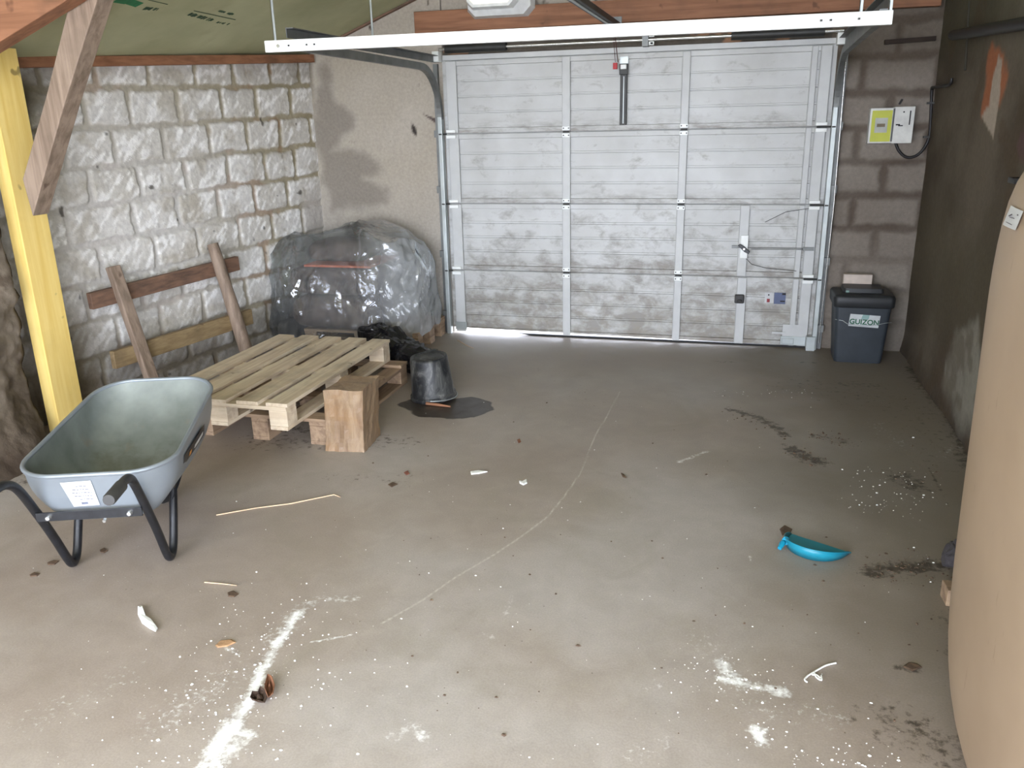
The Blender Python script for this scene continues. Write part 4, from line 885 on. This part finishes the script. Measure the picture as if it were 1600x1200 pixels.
def trayring(t,ins=0):
    e=1-(1-t)**1.0
    s0=-.165*(1-t)+(-.115)*t; s1=.665*(1-t)+.30*t+.06*math.sin(PI*t); hw=.262*(1-t)+.17*t+.028*math.sin(PI*t)
    s0+=ins;s1-=ins;hw-=ins; cs=(s0+s1)/2;hs=(s1-s0)/2; r=min(.15*(1-t)+.09*t,hs*.9,hw*.9)
    out=[]
    for qx,qy,a0 in((1,1,0),(-1,1,PI/2),(-1,-1,PI),(1,-1,1.5*PI)):
        for k in range(11):
            a=a0+PI/2*k/10; l=qx*(hw-r)+r*math.cos(a); s=cs+qy*(hs-r)+r*math.sin(a)
            zr=.452+.062*(s+.16)/.82+(.02*max(0,(s-.3)/.36)); z=zr*(1-t)+(.262)*t
            # narrow the nose a little
            lw=l*(1-.10*max(0,(s-.2)/.46)*(1-t)); out.append(P(.02+lw,s,z))
    return out
mb=MB(); rings=[trayring(t,.0) for t in (0,.04,.12,.25,.4,.55,.7,.82,.9,.95,1.0)]
for k in(.93,.8,.5,.2): 
    base_=trayring(1.0); c=sum(base_,Vector())/len(base_); rings.append([c+(p-c)*k+Vector((0,0,-.006*(1-k)-.004)) for p in base_])
mb.loft(rings,cap1=True); tray=obj('tray_inside',mb,tn,wbr)
mb=MB(); rings=[trayring(t,-.003) for t in (0,.04,.12,.25,.4,.55,.7,.82,.9,.95,1.0)]; rings=[[p+Vector((0,0,-.002)) for p in r] for r in rings]
base_=rings[-1]; c=sum(base_,Vector())/len(base_); rings.append([c+(p-c)*.9+Vector((0,0,-.01)) for p in base_]); rings.append([c+(p-c)*.05+Vector((0,0,-.012)) for p in base_])
mb.loft(rings,cap1=True); obj('tray_outside',mb,tout,wbr)
mb=MB(); rim=trayring(0,-.004); mb.tube(rim+[rim[0]],.0085,8,False); obj('rolled_rim',mb,tout,wbr)
def sp(pts,n=6):
    pts=[Vector(p) for p in pts]; out=[]
    for i in range(len(pts)-1):
        p0=pts[max(i-1,0)];p1=pts[i];p2=pts[i+1];p3=pts[min(i+2,len(pts)-1)]
        for k in range(n):
            s=k/n; out.append(.5*((2*p1)+(p2-p0)*s+(2*p0-5*p1+4*p2-p3)*s*s+(3*p1-p0-3*p2+p3)*s**3))
    out.append(pts[-1]); return out
for sg in(-1,1):
    l=.185*sg
    pts=[P(l*1.12+.0*sg,-.66,.50),P(l*1.10,-.50,.492),P(l*1.07,-.32,.482),P(l*1.05,-.262,.468),P(l*1.02,-.215,.425),P(l,-.14,.30),P(l*.985,-.07,.17),P(l*.97,-.015,.055),P(l*.97,.012,.020),P(l*.97,.045,.022),P(l*.97,.075,.055),P(l*.965,.125,.15),P(l*.95,.17,.235)]
    if sg>0: pts=[P(l*1.05+.012,-.47,.488)]+pts[2:]
    mb=MB(); mb.tube(sp(pts),.0155,12); obj('leg_frame',mb,BLACKP,wbr)
    mb=MB(); g0=P(l*1.12,-.66,.50) if sg<0 else P(l*1.05+.014,-.475,.4885); g1_=P(l*1.10,-.53,.493) if sg<0 else P(l*1.06+.008,-.36,.485)
    mb.tube([g0,g0.lerp(g1_,.08),g1_],[.018,.0205,.0205],14); obj('grip',mb,BLACKR,wbr)
mb=MB(); mb.beam(P(-.178,-.165,.300),P(.178,-.165,.300),.006,.032); cb=obj('cross_bar',mb,BLACKP,wbr)
for l in(-.135,.138):
    mb=MB(); mb.tube([P(l,-.165,.300),P(l,-.182,.300)],[.010,.007],12); obj('bolt',mb,BOLT,wbr)
mb=MB(); mb.tube([P(.03,-.122,.258),P(.03,-.135,.255)],.006,10); obj('rivet',mb,BOLT,wbr)
# front stays and wheel under the nose
for sg in(-1,1):
    mb=MB(); mb.tube([P(.17*sg,.16,.236),P(.12*sg,.40,.22),P(.05*sg,.56,.18)],.013,10); obj('fork_tube',mb,BLACKP,wbr)
    mb=MB(); mb.prism([P(.20*sg,.16,.25),P(.215*sg,.30,.34),P(.19*sg,.10,.22)],rx*.003); obj('side_stay',mb,BLACKP,wbr)
MW=Matrix((ax,Vector((0,0,1)),rx)).transposed()
mb=MB(); mb.lathe([(.10,-.03),(.14,-.035),(.165,-.02),(.172,0),(.165,.02),(.14,.035),(.10,.03),(.10,-.03)],P(0,.58,.172),36,MW); wh=obj('tyre',mb,simple('rubber_tyre',(34,34,34),.8),wbr)
mb=MB(); mb.lathe([(0,-.02),(.10,-.02),(.10,.02),(0,.02)],P(0,.58,.172),24,MW); obj('wheel_hub',mb,GALV,wh)
# instruction sticker on the rear wall
def rear(l,z,off=.004):   # rear outside wall of the tray between z .262 and .45
    t=(.452-z)/(.452-.262); s0=-.165*(1-t)-.115*t; return P(l,s0-off-.003,z)
mb=MB(); mb.add([rear(-.078,.425),rear(.025,.428),rear(.028,.322),rear(-.060,.320)],[(0,1,2,3)]); stk=plab(obj('instruction_sticker',mb,PAPER,wbr),'white printed sticker')
mb=MB()
for i,(a,b) in enumerate(((-.03,.005),(-.045,.012),(-.05,.016),(-.045,.010),(-.03,.012))):
    z=.408-.014*i; x=a
    while x<b:
        w_=random.uniform(.004,.012); q=[rear(x,z,.0052),rear(x+w_,z,.0052),rear(x+w_,z-.0028,.0052),rear(x,z-.0028,.0052)]; mb.add(q,[(0,1,2,3)]); x+=w_+.003
mb.add([rear(-.03,.338,.0052),rear(-.008,.338,.0052),rear(-.008,.329,.0052),rear(-.03,.329,.0052)],[(0,1,2,3)]); obj('small_print',mb,simple('grey_print',(104,108,124),.7),stk)
# side badge (black strip with pale and orange marks) on the right flank
def side(s,z,off=.004):
    t=(.50-z)/(.50-.262); hw=.262*(1-t)+.17*t+.028*math.sin(PI*t); return P(.02+hw*(1-.10*max(0,(s-.2)/.46)*(1-t))+off+.003,s,z)
def sidequad(s0,s1,z0,z1,off,mat,name,par,sl=0.0):
    n=6; V=[];mb=MB()
    for i in range(n+1):
        s=s0+(s1-s0)*i/n
        for j in range(4): V.append(side(s,z0+(z1-z0)*j/3+sl*(s-s0),off))
    mb.add(V,[(i*4+j,(i+1)*4+j,(i+1)*4+j+1,i*4+j+1) for i in range(n) for j in range(3)],True); return obj(name,mb,mat,par)
bd=plab(sidequad(.03,.33,.375,.425,.005,simple('badge_black',(26,26,28),.4),'side_badge',wbr,.05),'black strip badge')
sidequad(.17,.30,.396,.412,.0065,simple('badge_white',(205,205,200),.5),'badge_lettering',bd,.05); sidequad(.10,.13,.392,.410,.0065,simple('badge_orange',(206,140,60),.5),'badge_mark',bd,.05)

# ================================================================ DUSTPAN
TQ=simple('turquoise_plastic',(30,136,158),.4,0,.08,8); 
dp=thing('dustpan','turquoise plastic dustpan lying on the concrete floor','dustpan',tuple(F(1275,862)))
bl=F(1237,836,0.0); br_=F(1327,865,0.0); e1=(br_-bl); Wd=e1.length; e1.normalize(); e2=Vector((e1.y,-e1.x,0))   # towards camera side
if e2.dot(CAM-bl)<0: e2=-e2
mb=MB(); n=28; floorp=[];topp=[];lipp=[]
for i in range(n+1):
    a=PI*i/n; x=Wd/2-Wd/2*math.cos(a); y=.145*math.sin(a)**.8
    h=.006+.048*math.sin(a)**.55
    floorp.append(bl+e1*x+e2*y+Vector((0,0,.004))); topp.append(bl+e1*(Wd/2+(x-Wd/2)*1.04)+e2*(y*1.12)+Vector((0,0,h)))
mb.add(floorp,[tuple(range(n+1))],False); mb.loft([floorp,topp],close=False)
obj('pan',mb,TQ,dp,solid=.0028)
mb=MB(); mb.tube(topp,.0032,8); obj('rim',mb,TQ,dp)
hs=topp[6]+Vector((0,0,-.014)); ht=F(1218,857,.018)
mb=MB(); mb.tube([hs.lerp(topp[9],.3),hs,hs.lerp(ht,.5)+Vector((0,0,.004)),ht],[.016,.012,.011,.008],10); obj('handle',mb,simple('bright_turquoise_plastic',(26,146,178),.4),dp)

# ================================================================ LITTER ON THE FLOOR
LEAF=simple('dead_leaf_brown',(88,70,54),.8,0,.4,60,.2); LEAF2=simple('tan_leaf',(168,132,96),.8,0,.3,50,.2); CHIP=simple('white_plaster_chip',(238,238,232),.7,0,.05,30); STRAW=simple('pale_straw',(214,184,150),.7)
def chip(name,pts,h,mat,label,cat,group=None,curl=0):
    q=[F(*p) for p in pts]; c=sum(q,Vector())/len(q); mb=MB(); rings=[]
    for z,k in((.0,.96),(h*.5,1.0),(h,.8)):
        rings.append([Vector((c.x+(p.x-c.x)*k,c.y+(p.y-c.y)*k,.001+z+curl*((p-c).length*6)**2*(.01))) for p in q])
    mb.loft(rings,cap0=True,cap1=True,smooth=False); return tag(obj(name,mb,mat),label,cat,group)
chip('plaster_curl',[(216,951),(222,950),(228,966),(238,972),(247,985),(244,990),(234,984),(222,975),(216,963)],.012,CHIP,'curled white plaster strip on the floor in front of the wheelbarrow','plaster strip',None,1)
chip('plaster_chip',[(735,738),(748,736),(762,738),(748,741),(736,742)],.006,CHIP,'long white plaster chip lying left of the curved scratch','plaster chip')
chip('plaster_chip',[(811,753),(816,754),(823,750),(824,756),(818,759),(812,756)],.007,CHIP,'star-shaped white plaster crumb beside the curved scratch','plaster chip')
def twig(name,pts,r,mat,label,cat):
    mb=MB(); q=[F(*p) for p in pts]; q=[Vector((p.x,p.y,r+.001)) for p in q]; mb.tube(q,[r]*(len(q)-1)+[r*.6],7); return tag(obj(name,mb,mat),label,cat)
twig('straw',[(320,911),(345,913),(370,916)],.0022,STRAW,'short straight straw on the floor right of the wheelbarrow legs','straw')
twig('straw',[(338,806),(400,795),(455,788),(522,774),(532,778)],.0028,STRAW,'long thin straw on the floor right of the wheelbarrow tray','straw')
twig('straw',[(715,532),(728,540),(740,545)],.003,STRAW,'pale straw on the floor below the left end of the garage door','straw')
t=thing('white_twig','white forked root-like twig on the floor beside the plaster powder','twig',tuple(F(1278,1055)))
mb=MB()
for pl in ([(1306,1038),(1290,1042),(1272,1052),(1262,1058)],[(1272,1052),(1275,1060),(1283,1065),(1283,1058)],[(1262,1058),(1257,1064),(1261,1068)],[(1268,1056),(1276,1057),(1282,1062)]):
    q=[Vector((F(*p).x,F(*p).y,.005)) for p in pl]; mb.tube(sp(q,3),.0028,6)
obj('twig_stem',mb,CHIP,t)
def leaf(pts,label,mat=LEAF,h=.004,name='dead_leaf'): return chip(name,pts,h,mat,label,'leaf',None,1)
leaf([(355,927),(365,924),(373,929),(366,934),(357,933)],'dark dead leaf just below the short straw')
leaf([(336,1010),(345,1002),(362,1000),(369,1005),(355,1011),(340,1013)],'pale tan dead leaf lying left of the powder streak',LEAF2)
leaf([(1410,1043),(1420,1036),(1433,1038),(1441,1044),(1425,1050)],'brown dead leaf on the floor near the beige tank')
leaf([(74,880),(85,876),(93,877),(86,883),(75,884)],'brown leaf beside the left wheelbarrow leg')
leaf([(46,899),(54,895),(63,897),(58,901),(48,902)],'reddish brown leaf at the far left of the floor')
leaf([(156,860),(163,857),(169,861),(163,865),(157,864)],'small brown leaf between the wheelbarrow legs')
leaf([(631,739),(637,736),(640,741),(635,743)],'small reddish leaf on the floor in front of the wood block',simple('red_leaf',(124,76,60),.8))
leaf([(808,688),(812,686),(814,691),(810,693)],'tiny red-brown leaf left of the scratch top',simple('red_leaf2',(130,84,60),.8))
leaf([(1218,828),(1226,822),(1238,828),(1233,838),(1222,838)],'crumbly brown leaf debris touching the dustpan',LEAF,.005)
leaf([(970,740),(975,742),(979,748),(973,746)],'thin dark leaf right of the scratch')
leaf([(606,758),(614,754),(622,757),(612,762)],'dark leaf scrap left of the white plaster chip')
# crumpled leaf clump on the streak
t=thing('leaf_clump','curled dark and reddish dead leaf lying on the white powder streak','leaf clump',tuple(F(410,1085)))
def curled(pts,h,mat,name,seed):
    random.seed(seed); q=[F(*p) for p in pts]; c=sum(q,Vector())/len(q); mb=MB(); rings=[]
    for k in range(7):
        f=1-k/6*.95; rings.append([c+(p-c)*f*(1+random.uniform(-.12,.12))+Vector((0,0,.003+h*(abs(f-.5)*1.6)*random.uniform(.5,1.2))) for p in q])
    mb.loft(rings,cap1=True,smooth=False); return obj(name,mb,mat,t,solid=.0015)
curled([(391,1098),(395,1088),(404,1086),(408,1080),(415,1084),(419,1094),(414,1105),(404,1103),(396,1102)],.022,simple('dark_leaf',(66,50,38),.85,0,.4,60),'dark_leaf',3)
curled([(414,1078),(419,1060),(423,1062),(426,1070),(430,1078),(428,1092),(420,1099),(415,1090)],.03,simple('reddish_leaf',(126,84,58),.8,0,.35,60),'reddish_leaf',4)
random.seed(21)
# uncountable crumbs
def crumbs(name,mat,n,fn,s0,s1,label,cat):
    mb=MB()
    for _ in range(n):
        x,y=fn(); s=random.uniform(s0,s1)*random.choice((.5,.6,.8,1,1.4)); a=random.random()*6.28; k=random.choice((4,5,6)); h=s*random.uniform(.3,.7)
        ring=[Vector((x+s*math.cos(a+2*PI*i/k)*random.uniform(.5,1.3),y+s*math.sin(a+2*PI*i/k)*random.uniform(.4,1.0),.0008)) for i in range(k)]
        mb.loft([ring,[p*1+Vector(((x-p.x)*.35,(y-p.y)*.35,h)) for p in ring]],cap1=True,smooth=False)
    return tag(obj(name,mb,mat),label,cat,None,'stuff')
ST=[F(470,955),F(395,1080),F(315,1200)]
def wcr():
    r=random.random()
    if r<.30:
        k=random.random(); p=ST[0].lerp(ST[1],k*2) if k<.5 else ST[1].lerp(ST[2],k*2-1); return p.x+random.gauss(0,.13)-.05,p.y+random.gauss(0,.1)
    if r<.42: p=F(1150,1065); return p.x+random.gauss(0,.09),p.y+random.gauss(0,.06)
    if r<.55: p=F(random.uniform(1340,1450),random.uniform(730,800)); return p.x+random.gauss(0,.05),p.y+random.gauss(0,.05)
    if r<.60: p=F(random.uniform(1110,1270),random.uniform(608,622)); return p.x,p.y
    if r<.63: p=F(1190,1150); return p.x+random.gauss(0,.03),p.y+random.gauss(0,.03)
    if r<.72: p=F(random.uniform(1240,1500),random.uniform(1160,1200)); return p.x,p.y
    p=F(random.uniform(0,1490),random.uniform(620,1200)**1.0); return p.x,p.y
def ok(fn):
    def g():
        while True:
            x,y=fn()
            if y<-4.75 or x>3.1 or x<-1.2: continue
            if x<-.3 and y>-3.1: continue
            if -.8<x<.35 and -2.65<y<-1.3: continue
            if x>2.6 and y<-3.6: continue
            return x,y
    return g
crumbs('plaster_crumbs',CHIP,800,ok(wcr),.0012,.0042,'scattered white plaster crumbs all over the floor','plaster crumbs')
def dcr():
    r=random.random()
    if r<.35: a,b=random.choice((((1140,640),(1225,680)),((1235,700),(1285,725)),((1270,680),(1330,695)))); k=random.random(); p=F(a[0]+(b[0]-a[0])*k,a[1]+(b[1]-a[1])*k); return p.x+random.gauss(0,.035),p.y+random.gauss(0,.05)
    if r<.6: p=F(random.uniform(1350,1490),random.uniform(875,900)); return p.x,p.y+random.gauss(0,.05)
    if r<.75: p=F(random.uniform(1400,1500),random.uniform(600,760)); return p.x,p.y
    p=F(random.uniform(500,1480),random.uniform(545,1150)); return p.x,p.y
crumbs('dirt_crumbs',LEAF,420,ok(dcr),.002,.0065,'dark dirt and leaf crumbs scattered over the floor','dirt crumbs')
crumple('dark_rag',[(2.88,-3.06,.04),(2.97,-3.04,.06),(3.08,-3.04,.03)],.075,simple('slate_cloth',(64,60,62),.9),'dark slate-coloured rag on the floor behind the beige tank','rag',9,.8,.15)
